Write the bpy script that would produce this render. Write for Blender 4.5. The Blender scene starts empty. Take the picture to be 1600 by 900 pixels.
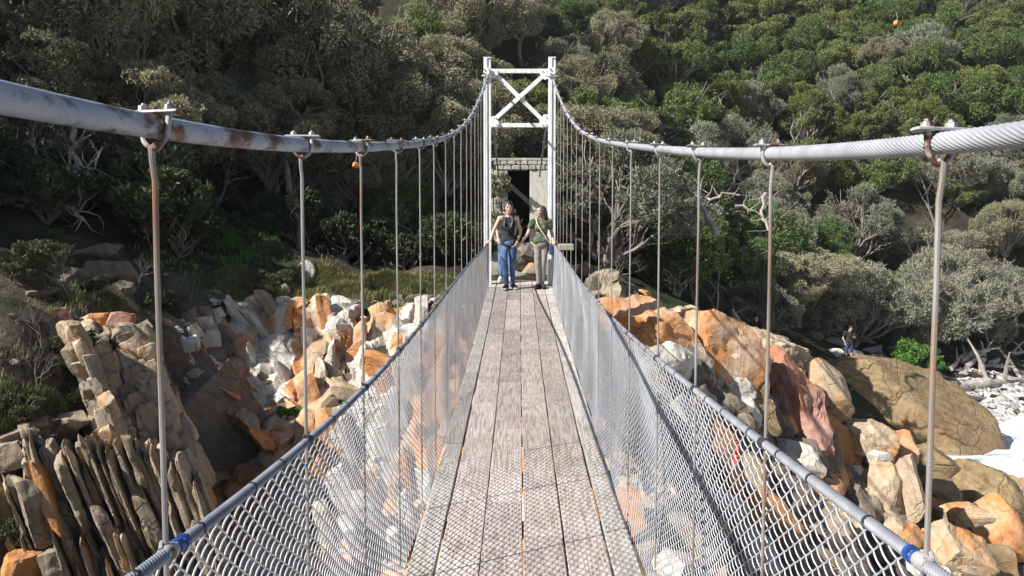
import bpy, bmesh, math, random
import numpy as np
from mathutils import Vector, Matrix, Euler, noise as mnoise

# ------------------------------------------------------------------ camera, world, sun, exposure
SC = bpy.context.scene
COL = SC.collection
CAM_Z = 10.0
F = 1230.0                      # focal length in photo pixels (1600 wide)
cam_d = bpy.data.cameras.new("camera")
cam = bpy.data.objects.new("camera", cam_d); COL.objects.link(cam)
cam_d.sensor_width = 36.0; cam_d.lens = 36.0 * F / 1600.0
cam_d.clip_start = 0.05; cam_d.clip_end = 2000.0
cam.location = (0, 0, CAM_Z)
cam.rotation_euler = (math.radians(86.0), 0, math.radians(0.51))
SC.camera = cam

SUN_DIR = Vector((-1.0, -0.52, 0.92)).normalized()      # towards the sun
sun_el = math.asin(SUN_DIR.z)
sun_az = math.atan2(SUN_DIR.x, SUN_DIR.y)
W = bpy.data.worlds.new("World"); SC.world = W; W.use_nodes = True
wn = W.node_tree.nodes; wl = W.node_tree.links
bg = wn.get("Background") or wn.new("ShaderNodeBackground")
sky = wn.new("ShaderNodeTexSky"); sky.sky_type = 'NISHITA'; sky.sun_disc = False
sky.sun_elevation = sun_el; sky.sun_rotation = sun_az
wl.new(sky.outputs[0], bg.inputs[0]); bg.inputs[1].default_value = 0.05
sl = bpy.data.lights.new("sun", 'SUN'); sl.energy = 5.0; sl.angle = math.radians(0.5); sl.color = (1.0, 0.965, 0.91)
so = bpy.data.objects.new("sun", sl); COL.objects.link(so)
so.rotation_euler = SUN_DIR.to_track_quat('Z', 'Y').to_euler(); so.location = (-60, -30, 80)
SC.view_settings.view_transform = 'Standard'; SC.view_settings.look = 'None'
SC.view_settings.gamma = 1.0; SC.view_settings.exposure = 0.85
SC.cycles.max_bounces = 6; SC.cycles.diffuse_bounces = 3; SC.cycles.glossy_bounces = 2
SC.cycles.transmission_bounces = 3; SC.cycles.caustics_reflective = False; SC.cycles.caustics_refractive = False

CROT = cam.rotation_euler.to_matrix()
def ray(px, py):
    return CROT @ Vector(((px - 800.0) / F, (450.0 - py) / F, -1.0))
def at(px, py, d):
    """world point seen at photo pixel (px,py) at camera depth d metres"""
    return Vector((0, 0, CAM_Z)) + ray(px, py) * d
def at_x(px, py, x):
    r = ray(px, py); return Vector((0, 0, CAM_Z)) + r * (x / r.x)
CROT_T = CROT.transposed()
def project(p):
    q = CROT_T @ (Vector(p) - Vector((0, 0, CAM_Z)))
    if q.z > -0.01: return None
    return (800 + F * q.x / -q.z, 450 - F * q.y / -q.z, -q.z)

# ------------------------------------------------------------------ helpers
def tag(o, label=None, cat=None, group=None, kind=None):
    if label: o['label'] = label
    if cat: o['category'] = cat
    if group: o['group'] = group
    if kind: o['kind'] = kind
    return o
def empty(name, loc=(0, 0, 0), rot=(0, 0, 0)):
    o = bpy.data.objects.new(name, None); COL.objects.link(o)
    o.location = loc; o.rotation_euler = rot; o.empty_display_size = 0.2
    return o
def link_mesh(name, me, parent=None, loc=None, rot=None, scale=None):
    o = bpy.data.objects.new(name, me); COL.objects.link(o)
    if parent is not None: o.parent = parent
    if loc is not None: o.location = loc
    if rot is not None: o.rotation_euler = rot
    if scale is not None: o.scale = scale
    return o
def np_mesh(name, V, Fc, m=None, smooth=True, sharp=None):
    """V (n,3); Fc list of faces or (k,m) array"""
    me = bpy.data.meshes.new(name)
    V = np.asarray(V, dtype=np.float32)
    if isinstance(Fc, np.ndarray):
        k, mm = Fc.shape
        me.vertices.add(len(V)); me.vertices.foreach_set("co", V.ravel())
        me.loops.add(k * mm); me.loops.foreach_set("vertex_index", Fc.astype(np.int32).ravel())
        me.polygons.add(k)
        me.polygons.foreach_set("loop_start", np.arange(0, k * mm, mm, dtype=np.int32))
        me.polygons.foreach_set("loop_total", np.full(k, mm, dtype=np.int32))
        me.update(calc_edges=True); me.validate()
    else:
        me.from_pydata([tuple(map(float, v)) for v in V], [], [list(map(int, f)) for f in Fc])
    me.polygons.foreach_set("use_smooth", [smooth] * len(me.polygons))
    if smooth and sharp: me.set_sharp_from_angle(angle=math.radians(sharp))
    if m is not None: me.materials.append(m)
    me.update()
    return me

class MB:
    """collects tubes, boxes and the like; build() makes ONE mesh"""
    def __init__(s): s.v = []; s.f = []; s.n = 0
    def add(s, V, Fc):
        s.v.append(np.asarray(V, dtype=np.float64).reshape(-1, 3))
        for f in Fc: s.f.append([i + s.n for i in f])
        s.n += len(s.v[-1]); return s
    def tube(s, pts, rad, sides=6, cap=True, twist=0.0, lobes=0, lobe_amp=0.0):
        pts = [Vector(p) for p in pts]; n = len(pts)
        if not hasattr(rad, '__len__'): rad = [rad] * n
        V = []; t0 = (pts[1] - pts[0]).normalized()
        ref = Vector((0, 0, 1)) if abs(t0.z) < 0.9 else Vector((1, 0, 0))
        u = t0.cross(ref).normalized(); L = 0.0
        for i in range(n):
            t = (pts[min(i + 1, n - 1)] - pts[max(i - 1, 0)])
            if t.length < 1e-9: t = t0.copy()
            t.normalize()
            u = (u - t * u.dot(t))
            if u.length < 1e-6: u = t.orthogonal()
            u.normalize(); w = t.cross(u)
            if i: L += (pts[i] - pts[i - 1]).length
            for k in range(sides):
                a = 2 * math.pi * k / sides
                r = rad[i]
                if lobes: r *= 1.0 + lobe_amp * (abs(math.sin(0.5 * lobes * a)) - 0.6)
                a += twist * L
                V.append(pts[i] + u * (r * math.cos(a)) + w * (r * math.sin(a)))
        Fc = []
        for i in range(n - 1):
            for k in range(sides):
                a = i * sides + k; b = i * sides + (k + 1) % sides
                Fc.append([a, b, b + sides, a + sides])
        if cap:
            Fc.append(list(range(sides - 1, -1, -1))); Fc.append(list(range((n - 1) * sides, n * sides)))
        return s.add([tuple(p) for p in V], Fc)
    def box(s, c, size, rot=None):
        hx, hy, hz = size[0] / 2, size[1] / 2, size[2] / 2
        P = [Vector((sx * hx, sy * hy, sz * hz)) for sz in (-1, 1) for sy in (-1, 1) for sx in (-1, 1)]
        if rot is not None:
            R = rot if isinstance(rot, Matrix) else Euler(rot).to_matrix()
            P = [R @ p for p in P]
        c = Vector(c)
        return s.add([tuple(p + c) for p in P], [[0, 2, 3, 1], [4, 5, 7, 6], [0, 1, 5, 4], [2, 6, 7, 3], [0, 4, 6, 2], [1, 3, 7, 5]])
    def cbox(s, c, size, ch, rot=None):
        """box with chamfered vertical and top edges"""
        hx, hy, hz = size[0] / 2, size[1] / 2, size[2] / 2
        def ring(x, y, z):
            k = min(ch, x * 0.9, y * 0.9)
            return [(x - k, -y, z), (x, -y + k, z), (x, y - k, z), (x - k, y, z), (-x + k, y, z), (-x, y - k, z), (-x, -y + k, z), (-x + k, -y, z)]
        P = ring(hx - ch, hy - ch, -hz) + ring(hx, hy, -hz + ch) + ring(hx, hy, hz - ch) + ring(hx - ch, hy - ch, hz)
        Fc = [list(range(7, -1, -1)), list(range(24, 32))]
        for r in range(3):
            for k in range(8):
                a = r * 8 + k; b = r * 8 + (k + 1) % 8
                Fc.append([a, b, b + 8, a + 8])
        R = Matrix.Identity(3) if rot is None else (rot if isinstance(rot, Matrix) else Euler(rot).to_matrix())
        c = Vector(c)
        return s.add([tuple(R @ Vector(p) + c) for p in P], Fc)
    def ell(s, c, r, rot=None, sub=2):
        V, Fc = ICO[sub]
        P = V * np.array(r)
        if rot is not None:
            R = np.array(rot if isinstance(rot, Matrix) else Euler(rot).to_matrix()); P = P @ R.T
        return s.add(P + np.array(c), [list(f) for f in Fc])
    def cap(s, p0, r0, p1, r1, sides=12):
        """tapered capsule"""
        p0 = Vector(p0); p1 = Vector(p1); d = (p1 - p0)
        L = d.length
        if L < 1e-6: return s.ell(p0, (r0,) * 3)
        d.normalize(); pts = []; rad = []
        for a in (80, 50, 25): pts.append(p0 - d * r0 * math.sin(math.radians(a))); rad.append(r0 * math.cos(math.radians(a)))
        pts += [p0, p1]; rad += [r0, r1]
        for a in (25, 50, 80): pts.append(p1 + d * r1 * math.sin(math.radians(a))); rad.append(r1 * math.cos(math.radians(a)))
        return s.tube(pts, rad, sides)
    def mesh(s, name, m=None, smooth=True, sharp=40):
        return np_mesh(name, np.concatenate(s.v), s.f, m, smooth, sharp)
    def build(s, name, m, parent=None, smooth=True, sharp=40, **kw):
        return link_mesh(name, s.mesh(name, m, smooth, sharp), parent, **kw)

ICO = {}
for _s in (1, 2, 3, 4, 5):
    _bm = bmesh.new(); bmesh.ops.create_icosphere(_bm, subdivisions=_s, radius=1.0)
    _bm.verts.ensure_lookup_table()
    ICO[_s] = (np.array([v.co[:] for v in _bm.verts]), np.array([[v.index for v in f.verts] for f in _bm.faces]))
    _bm.free()

# numpy value noise -------------------------------------------------
def _hash(ix, iy, iz, seed):
    h = (ix.astype(np.int64) * 374761393 + iy.astype(np.int64) * 668265263 + iz.astype(np.int64) * 2147483647 + seed * 1274126177) & 0xFFFFFFFF
    h = ((h ^ (h >> 13)) * 1274126177) & 0xFFFFFFFF
    return ((h ^ (h >> 16)) & 0xFFFF) / 65535.0
def vnoise(P, seed=0):
    P = np.asarray(P, dtype=np.float64); I = np.floor(P); f = P - I; f = f * f * (3 - 2 * f)
    x, y, z = I[:, 0], I[:, 1], I[:, 2]; r = 0
    for dx in (0, 1):
        for dy in (0, 1):
            for dz in (0, 1):
                w = (f[:, 0] if dx else 1 - f[:, 0]) * (f[:, 1] if dy else 1 - f[:, 1]) * (f[:, 2] if dz else 1 - f[:, 2])
                r = r + w * _hash(x + dx, y + dy, z + dz, seed)
    return r * 2 - 1
def fbm(P, seed=0, octv=3, gain=0.5):
    P = np.asarray(P, dtype=np.float64); a = 1.0; r = 0; t = 0
    for o in range(octv):
        r = r + a * vnoise(P * (2.03 ** o) + 17.3 * o, seed + o); t += a; a *= gain
    return r / t

# ------------------------------------------------------------------ materials
def new_mat(name):
    m = bpy.data.materials.new(name); m.use_nodes = True
    nt = m.node_tree; b = nt.nodes["Principled BSDF"]
    def N(t, **kw):
        n = nt.nodes.new("ShaderNode" + t)
        for k, v in kw.items():
            if k.startswith('i_'):
                key = k[2:]; n.inputs[int(key) if key.isdigit() else key].default_value = v
            else: setattr(n, k, v)
        return n
    def L(a, b_): nt.links.new(a, b_)
    return m, b, N, L
def ramp(N, stops):
    r = N('ValToRGB'); e = r.color_ramp.elements
    while len(e) > 1: e.remove(e[-1])
    for i, (p, c) in enumerate(stops):
        k = e[0] if i == 0 else e.new(p)
        k.position = p; k.color = tuple(c) + ((1,) if len(c) == 3 else ())
    return r
def simple(name, col, rough=0.6, metal=0.0, var=0.12, scale=8.0, bump=0.0, bscale=40.0, spec=None):
    m, b, N, L = new_mat(name)
    tc = N('TexCoord'); no = N('TexNoise', i_Scale=scale, i_Detail=4.0)
    L(tc.outputs['Object'], no.inputs['Vector'])
    c = np.array(col)
    r = ramp(N, [(0.3, tuple(c * (1 - var))), (0.7, tuple(np.minimum(c * (1 + var), 1)))])
    L(no.outputs[0], r.inputs[0]); L(r.outputs[0], b.inputs['Base Color'])
    b.inputs['Roughness'].default_value = rough; b.inputs['Metallic'].default_value = metal
    if spec is not None: b.inputs['Specular IOR Level'].default_value = spec
    if bump:
        n2 = N('TexNoise', i_Scale=bscale, i_Detail=3.0); L(tc.outputs['Object'], n2.inputs['Vector'])
        bp = N('Bump', i_Strength=bump, i_Distance=0.01); L(n2.outputs[0], bp.inputs['Height']); L(bp.outputs[0], b.inputs['Normal'])
    return m

def rock_mat(name, stops, patch, strata=6.0, pscale=0.5, cscale=1.2, rough=0.85, axis=(1.0, 0.3, 0.25), bump=0.6, plo=0.48, phi=0.6, crack=0.22):
    """stops: colours along the strata / noise; patch: colour of large stained patches"""
    m, b, N, L = new_mat(name)
    tc = N('TexCoord'); oi = N('ObjectInfo')
    ad = N('VectorMath', operation='MULTIPLY_ADD'); ad.inputs[1].default_value = (1, 1, 1)
    sc_ = N('VectorMath', operation='SCALE'); sc_.inputs[0].default_value = (37.0, 23.0, 51.0)
    L(oi.outputs['Random'], sc_.inputs['Scale'])
    L(tc.outputs['Object'], ad.inputs[0]); L(sc_.outputs[0], ad.inputs[2])
    P = ad.outputs[0]
    # strata coordinate
    dot = N('VectorMath', operation='DOT_PRODUCT'); dot.inputs[1].default_value = axis; L(P, dot.inputs[0])
    nz = N('TexNoise', i_Scale=0.9, i_Detail=4.0); L(P, nz.inputs['Vector'])
    ma = N('Math', operation='MULTIPLY_ADD', i_1=0.7); L(nz.outputs[0], ma.inputs[0]); L(dot.outputs['Value'], ma.inputs[2])
    cb = N('CombineXYZ'); L(ma.outputs[0], cb.inputs[0])
    st = N('TexNoise', i_Scale=strata, i_Detail=5.0, i_Roughness=0.65); st.noise_dimensions = '3D'
    L(cb.outputs[0], st.inputs['Vector'])
    fine = N('TexNoise', i_Scale=5.0, i_Detail=8.0, i_Roughness=0.7); L(P, fine.inputs['Vector'])
    mx = N('Mix', i_0=0.5); mx.data_type = 'FLOAT'
    mx.inputs[0].default_value = 0.5; L(st.outputs[0], mx.inputs[2]); L(fine.outputs[0], mx.inputs[3])
    r = ramp(N, stops); L(mx.outputs[0], r.inputs[0])
    pn = N('TexNoise', i_Scale=pscale, i_Detail=6.0, i_Roughness=0.6); L(P, pn.inputs['Vector'])
    pr = ramp(N, [(plo, (0, 0, 0)), (phi, (1, 1, 1))]); L(pn.outputs[0], pr.inputs[0])
    pm = N('Mix'); pm.data_type = 'RGBA'; pm.blend_type = 'MIX'
    pv = N('Mix'); pv.data_type = 'RGBA'; pv.blend_type = 'MULTIPLY'; pv.inputs[0].default_value = 0.6
    pv.inputs[6].default_value = tuple(patch) + (1,)
    fr = ramp(N, [(0.3, (0.45, 0.4, 0.36)), (0.62, (1.15, 1.1, 1.05))]); L(fine.outputs[0], fr.inputs[0]); L(fr.outputs[0], pv.inputs[7])
    L(pr.outputs[0], pm.inputs[0]); L(r.outputs[0], pm.inputs[6]); L(pv.outputs[2], pm.inputs[7])
    # cracks
    wn_ = N('TexNoise', i_Scale=2.2, i_Detail=3.0); L(P, wn_.inputs['Vector'])
    wa = N('VectorMath', operation='MULTIPLY_ADD'); wa.inputs[1].default_value = (0.5, 0.5, 0.5)
    L(wn_.outputs[1], wa.inputs[0]); L(P, wa.inputs[2])
    mp = N('Mapping'); mp.inputs['Scale'].default_value = (1.0, 0.8, 0.45); L(wa.outputs[0], mp.inputs[0])
    vo = N('TexVoronoi', feature='DISTANCE_TO_EDGE', i_Scale=cscale); L(mp.outputs[0], vo.inputs['Vector'])
    cr = ramp(N, [(0.0, (0.22, 0.2, 0.18)), (0.012, (1, 1, 1))]); L(vo.outputs['Distance'], cr.inputs[0])
    cm = N('Mix'); cm.data_type = 'RGBA'; cm.blend_type = 'MULTIPLY'; cm.inputs[0].default_value = crack
    L(pm.outputs[2], cm.inputs[6]); L(cr.outputs[0], cm.inputs[7])
    L(cm.outputs[2], b.inputs['Base Color'])
    hb = N('Math', operation='MULTIPLY_ADD', i_1=0.7); L(st.outputs[0], hb.inputs[0]); L(fine.outputs[0], hb.inputs[2])
    hc = N('Math', operation='MULTIPLY_ADD', i_1=0.6); L(cr.outputs[0], hc.inputs[0]); L(hb.outputs[0], hc.inputs[2])
    bp = N('Bump', i_Strength=bump, i_Distance=0.09); L(hc.outputs[0], bp.inputs['Height']); L(bp.outputs[0], b.inputs['Normal'])
    b.inputs['Roughness'].default_value = rough; b.inputs['Specular IOR Level'].default_value = 0.3
    return m

def leaf_mat(name, c0, c1, c2, rough=0.5, trans=0.25):
    m, b, N, L = new_mat(name)
    nt = m.node_tree
    at_ = N('Attribute', attribute_name='tint'); oi = N('ObjectInfo')
    r = ramp(N, [(0.0, c0), (0.5, c1), (1.0, c2)])
    mm = N('Math', operation='MULTIPLY_ADD', i_1=0.45); L(oi.outputs['Random'], mm.inputs[0])
    m2 = N('Math', operation='MULTIPLY', i_1=0.6); L(at_.outputs['Fac'], m2.inputs[0]); L(m2.outputs[0], mm.inputs[2])
    L(mm.outputs[0], r.inputs[0]); L(r.outputs[0], b.inputs['Base Color'])
    b.inputs['Roughness'].default_value = rough; b.inputs['Specular IOR Level'].default_value = 0.35
    tr = N('BsdfTranslucent'); L(r.outputs[0], tr.inputs[0])
    ms = N('MixShader', i_0=trans); L(b.outputs[0], ms.inputs[1]); L(tr.outputs[0], ms.inputs[2])
    L(ms.outputs[0], nt.nodes['Material Output'].inputs['Surface'])
    return m

M = {}
M['orange'] = rock_mat('orange_rock', [(0.25, (0.2, 0.13, 0.09)), (0.42, (0.48, 0.3, 0.18)), (0.55, (0.58, 0.43, 0.32)), (0.75, (0.66, 0.57, 0.5))], (0.54, 0.25, 0.095), 5.0, 0.7, plo=0.36, phi=0.54)
M['white'] = rock_mat('pale_rock', [(0.25, (0.15, 0.13, 0.11)), (0.42, (0.4, 0.37, 0.32)), (0.58, (0.58, 0.54, 0.48)), (0.8, (0.7, 0.67, 0.62))], (0.5, 0.26, 0.11), 7.0, 0.6, plo=0.58, phi=0.68)
M['cream'] = rock_mat('cream_rock', [(0.25, (0.16, 0.11, 0.075)), (0.42, (0.36, 0.26, 0.17)), (0.58, (0.48, 0.39, 0.28)), (0.8, (0.62, 0.55, 0.45))], (0.55, 0.25, 0.085), 6.0, 0.5, plo=0.52, phi=0.64)
M['red'] = rock_mat('red_rock', [(0.25, (0.14, 0.07, 0.05)), (0.42, (0.3, 0.15, 0.11)), (0.58, (0.42, 0.25, 0.2)), (0.8, (0.52, 0.4, 0.35))], (0.4, 0.16, 0.075), 5.0, 0.7, plo=0.5, phi=0.62)
M['brown'] = rock_mat('brown_rock', [(0.3, (0.08, 0.05, 0.025)), (0.42, (0.19, 0.13, 0.065)), (0.56, (0.29, 0.215, 0.115)), (0.75, (0.43, 0.34, 0.22))], (0.33, 0.17, 0.08), 4.5, 0.3, cscale=0.5, rough=0.6, axis=(0.15, 0.3, 1.0), plo=0.55, phi=0.66, bump=1.0, crack=0.35)
M['strata'] = rock_mat('layered_rock', [(0.25, (0.1, 0.075, 0.06)), (0.42, (0.24, 0.19, 0.14)), (0.58, (0.36, 0.295, 0.22)), (0.8, (0.52, 0.45, 0.36))], (0.42, 0.26, 0.13), 9.0, 0.7, plo=0.58, phi=0.66, axis=(1.0, 0.1, 0.1), bump=0.8)
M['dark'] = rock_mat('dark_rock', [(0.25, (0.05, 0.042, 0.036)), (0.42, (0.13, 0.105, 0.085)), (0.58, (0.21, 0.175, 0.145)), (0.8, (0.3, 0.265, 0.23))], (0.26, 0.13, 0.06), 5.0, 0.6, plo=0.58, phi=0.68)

M['leaf_olive'] = leaf_mat('olive_leaf', (0.11, 0.12, 0.065), (0.25, 0.245, 0.15), (0.45, 0.42, 0.28))
M['leaf_green'] = leaf_mat('green_leaf', (0.05, 0.095, 0.028), (0.1, 0.155, 0.042), (0.2, 0.245, 0.08))
M['leaf_grey'] = leaf_mat('grey_leaf', (0.11, 0.125, 0.085), (0.21, 0.22, 0.155), (0.34, 0.34, 0.25), rough=0.6)
M['leaf_yellow'] = leaf_mat('yellow_green_leaf', (0.065, 0.09, 0.026), (0.14, 0.17, 0.05), (0.25, 0.26, 0.09))
M['leaf_dark'] = leaf_mat('dark_leaf', (0.022, 0.035, 0.014), (0.05, 0.07, 0.025), (0.12, 0.14, 0.055))
M['leaf_bright'] = leaf_mat('bright_leaf', (0.05, 0.12, 0.02), (0.1, 0.22, 0.035), (0.18, 0.3, 0.06))
M['grass'] = leaf_mat('grass_blade', (0.07, 0.1, 0.025), (0.15, 0.17, 0.05), (0.3, 0.26, 0.12), trans=0.3)
M['bark'] = simple('grey_bark', (0.23, 0.2, 0.17), 0.9, var=0.35, scale=6)
M['bark_dark'] = simple('dark_bark', (0.1, 0.085, 0.07), 0.9, var=0.35, scale=6)
M['dead'] = simple('bleached_wood', (0.34, 0.31, 0.275), 0.85, var=0.3, scale=5)
M['twig'] = simple('dead_twig', (0.17, 0.15, 0.13), 0.9, var=0.3, scale=3)
exec_order = 0

# ------------------------------------------------------------------ terrain
CTL = []   # world control points
def ctl(lst):
    for px, py, d in lst: CTL.append(at(px, py, d))
ctl([(700, 447, 18.3), (600, 452, 18), (500, 455, 17.5), (420, 455, 17),
     (680, 468, 17.2), (600, 476, 17), (480, 478, 16.7), (760, 470, 17.6),
     (600, 424, 24), (480, 390, 22.5), (700, 432, 24),
     (350, 345, 20.5), (300, 395, 18.5), (400, 435, 17.5), (250, 440, 15.5), (290, 480, 14.6),
     (150, 405, 14.5), (50, 425, 13), (60, 335, 18), (160, 305, 22), (300, 255, 26), (-150, 400, 12), (-150, 300, 19),
     (150, 490, 12.2), (40, 500, 11.2), (-80, 520, 10.6), (-200, 560, 10), (40, 640, 10.3), (110, 650, 10.7), (-60, 650, 9.8),
     (60, 760, 10.2), (160, 760, 10.9), (20, 900, 9.7), (150, 900, 10.3), (60, 1050, 9.5), (-100, 900, 9),
     (600, 560, 15.4), (560, 650, 14.3), (600, 760, 12.7), (600, 900, 11.3), (700, 800, 12.5), (700, 900, 11.4), (480, 700, 14.0),
     (400, 560, 15.8), (400, 660, 14.7), (440, 800, 12.8), (440, 900, 11.8),
     (340, 640, 14.8), (290, 650, 13.6), (340, 760, 13.8), (300, 880, 12.6), (260, 760, 12.6)])
ctl([(820, 470, 17.5), (820, 600, 15.0), (820, 800, 12.5), (820, 960, 11)])
ctl([(900, 460, 18.8), (945, 480, 18.3), (1050, 505, 18.8), (1150, 548, 19.8), (1250, 590, 20.8),
     (940, 440, 20), (1000, 450, 22), (1100, 500, 24), (1200, 540, 28), (1290, 565, 35), (1000, 440, 27), (1100, 480, 30),
     (1180, 535, 31), (950, 420, 25),
     (960, 600, 16.4), (1100, 660, 16.8), (1200, 720, 17.3), (1300, 790, 18), (1450, 830, 19), (1400, 900, 17.2), (1550, 900, 19.2),
     (1000, 720, 14.6), (1100, 820, 14.2), (1000, 880, 12.8), (1200, 900, 14.5), (1100, 980, 12), (1300, 1000, 14), (1500, 1050, 15),
     (1340, 720, 21.5), (1470, 800, 24), (1600, 860, 25), (1600, 800, 28), (1700, 900, 27), (1330, 740, 26), (1420, 770, 28), (1500, 780, 30), (1380, 720, 30), (1300, 660, 27)])
ctl([(1326, 580, 38.5), (1450, 600, 39.5), (1550, 570, 48), (1560, 660, 38.7), (1480, 620, 41), (1620, 600, 44), (1420, 560, 43), (1500, 555, 50),
     (1590, 720, 34), (1700, 700, 36), (1900, 700, 36), (1700, 580, 47), (1950, 590, 46)])
for px in (1100, 1250, 1400, 1550, 1750, 2000, 2400):
    ctl([(px, 520, 46 if px > 1200 else 34), (px, 300, 56), (px, 150, 69), (px, 0, 90), (px, -60, 104)])
for px in (820, 960): ctl([(px, 425, 25), (px, 300, 38), (px, 150, 52), (px, 0, 68), (px, -70, 84)])
for px in (-700, -400, -100, 120, 300, 480, 660): ctl([(px, 290, 30), (px, 150, 37), (px, 0, 48), (px, -80, 62)])
for x, y, z in [(0, 4, -8.5), (-3, 6, -8), (3, 7, -7.5), (-5, 4, -6), (6, 6, -8.5), (10, 8, -9.5), (16, 12, -10.2), (25, 18, -10.5), (40, 26, -11), (70, 32, -12), (120, 30, -12),
                (0, 0, -7), (0, -4, -3.5), (0, -9, -2), (-6, -4, -3.5), (-10, -6, -2), (8, -5, -5.5), (20, 0, -9.8), (-14, 2, -1.2), (-24, 4, 0.5), (-30, -10, 0.5), (-12, 8, -1.0),
                (20, -20, -2), (60, -10, -11), (100, -20, -12), (-60, -20, 3), (-60, 10, 5), (0, -40, 1), (60, -50, -8), (-100, 60, 24), (-60, 25, 12), (140, 200, 34), (0, 220, 34), (-120, 200, 32), (0, 125, 36), (60, 140, 37), (-60, 110, 30), (110, 130, 36), (160, 60, -2), (170, 110, 28)]:
    CTL.append(Vector((x, y, CAM_Z + z)))
_C = np.array([c[:] for c in CTL])
_d = np.hypot(_C[:, None, 0] - _C[None, :, 0], _C[:, None, 1] - _C[None, :, 1])
_n = len(_C)
_A = np.zeros((_n + 3, _n + 3)); _A[:_n, :_n] = _d - np.eye(_n) * 0.25
_A[:_n, _n] = 1; _A[:_n, _n + 1:] = _C[:, :2]; _A[_n, :_n] = 1; _A[_n + 1:, :_n] = _C[:, :2].T
_w = np.linalg.solve(_A, np.concatenate([_C[:, 2], np.zeros(3)]))
def Hn(X, Y):
    X = np.asarray(X, float); Y = np.asarray(Y, float); sh = X.shape; X = X.ravel(); Y = Y.ravel(); out = np.empty(len(X))
    for i in range(0, len(X), 20000):
        x = X[i:i + 20000]; y = Y[i:i + 20000]
        out[i:i + 20000] = np.hypot(x[:, None] - _C[None, :, 0], y[:, None] - _C[None, :, 1]) @ _w[:_n] + _w[_n] + _w[_n + 1] * x + _w[_n + 2] * y
    P = np.stack([X, Y, np.zeros_like(X)], 1)
    g = np.clip((25 - Y) / 5, 0, 1)
    out += 0.28 * fbm(P * 0.8, 5, 4) + g * 0.5 * (0.4 - np.abs(fbm(P * 1.1 + 3.3, 31, 3)) * 1.6) + 0.6 * fbm(P * 0.15, 9, 2) * np.clip((Y - 22) / 20, 0, 1)
    return out.reshape(sh)
GX0, GY0, GST = -62.0, -8.0, 0.25
_gx = np.arange(GX0, 96, GST); _gy = np.arange(GY0, 135, GST)
_GX, _GY = np.meshgrid(_gx, _gy); GH = Hn(_GX, _GY).tolist(); GNX, GNY = len(_gx), len(_gy)
def H(x, y):
    """ground height from a cached grid"""
    u = min(max((x - GX0) / GST, 0), GNX - 1.001); v = min(max((y - GY0) / GST, 0), GNY - 1.001)
    i = int(u); j = int(v); u -= i; v -= j; a = GH[j]; b = GH[j + 1]
    return (a[i] * (1 - u) + a[i + 1] * u) * (1 - v) + (b[i] * (1 - u) + b[i + 1] * u) * v

def build_terrain():
    n = 330
    u = np.linspace(-1, 1, n); k = 3.0
    xs = 2 + 170 * np.sinh(k * u) / math.sinh(k)
    v = np.linspace(-0.72, 1, n); ys = 14 + 200 * np.sinh(k * v) / math.sinh(k)
    X, Y = np.meshgrid(xs, ys); Z = Hn(X, Y)
    V = np.stack([X.ravel(), Y.ravel(), Z.ravel()], 1)
    i = np.arange(n * n).reshape(n, n)
    Fc = np.stack([i[:-1, :-1].ravel(), i[:-1, 1:].ravel(), i[1:, 1:].ravel(), i[1:, :-1].ravel()], 1)
    m, b, N, L = new_mat('hillside_soil')
    ge = N('NewGeometry'); n1 = N('TexNoise', i_Scale=0.9, i_Detail=8.0, i_Roughness=0.65); L(ge.outputs['Position'], n1.inputs['Vector'])
    r1 = ramp(N, [(0.3, (0.014, 0.014, 0.009)), (0.48, (0.035, 0.03, 0.02)), (0.6, (0.06, 0.052, 0.032)), (0.75, (0.11, 0.09, 0.065))]); L(n1.outputs[0], r1.inputs[0])  # soil tones darkened so gaps between trees read as shaded undergrowth
    n2 = N('TexNoise', i_Scale=0.35, i_Detail=5.0); L(ge.outputs['Position'], n2.inputs['Vector'])
    r2 = ramp(N, [(0.5, (0, 0, 0)), (0.62, (1, 1, 1))]); L(n2.outputs[0], r2.inputs[0])
    # steep ground is bare rock
    sx = N('SeparateXYZ'); L(ge.outputs['Normal'], sx.inputs[0])
    r3 = ramp(N, [(0.74, (1, 1, 1)), (0.9, (0, 0, 0))]); L(sx.outputs[2], r3.inputs[0])
    n3 = N('TexNoise', i_Scale=2.6, i_Detail=8.0, i_Roughness=0.7); L(ge.outputs['Position'], n3.inputs['Vector'])
    r4 = ramp(N, [(0.3, (0.035, 0.028, 0.022)), (0.5, (0.11, 0.09, 0.07)), (0.65, (0.19, 0.16, 0.125)), (0.8, (0.2, 0.12, 0.06))]); L(n3.outputs[0], r4.inputs[0])
    mg = N('Mix'); mg.data_type = 'RGBA'; L(r2.outputs[0], mg.inputs[0]); L(r1.outputs[0], mg.inputs[6]); mg.inputs[7].default_value = (0.03, 0.04, 0.014, 1)
    # rock only near the gorge (world y below 24)
    sy = N('SeparateXYZ'); L(ge.outputs['Position'], sy.inputs[0])
    ry = N('MapRange'); ry.inputs[1].default_value = 17.0; ry.inputs[2].default_value = 21.0; ry.inputs[3].default_value = 1.0; ry.inputs[4].default_value = 0.0
    L(sy.outputs[1], ry.inputs[0])
    mu = N('Math', operation='MULTIPLY'); L(r3.outputs[0], mu.inputs[0]); L(ry.outputs[0], mu.inputs[1])
    mr = N('Mix'); mr.data_type = 'RGBA'; L(mu.outputs[0], mr.inputs[0]); L(mg.outputs[2], mr.inputs[6]); L(r4.outputs[0], mr.inputs[7])
    L(mr.outputs[2], b.inputs['Base Color']); b.inputs['Roughness'].default_value = 0.95; b.inputs['Specular IOR Level'].default_value = 0.2
    bp = N('Bump', i_Strength=0.9, i_Distance=0.15); L(n3.outputs[0], bp.inputs['Height']); L(bp.outputs[0], b.inputs['Normal'])
    tag(link_mesh('hillside_ground', np_mesh('hillside_ground', V, Fc, m)), kind='structure')
build_terrain()

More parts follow.
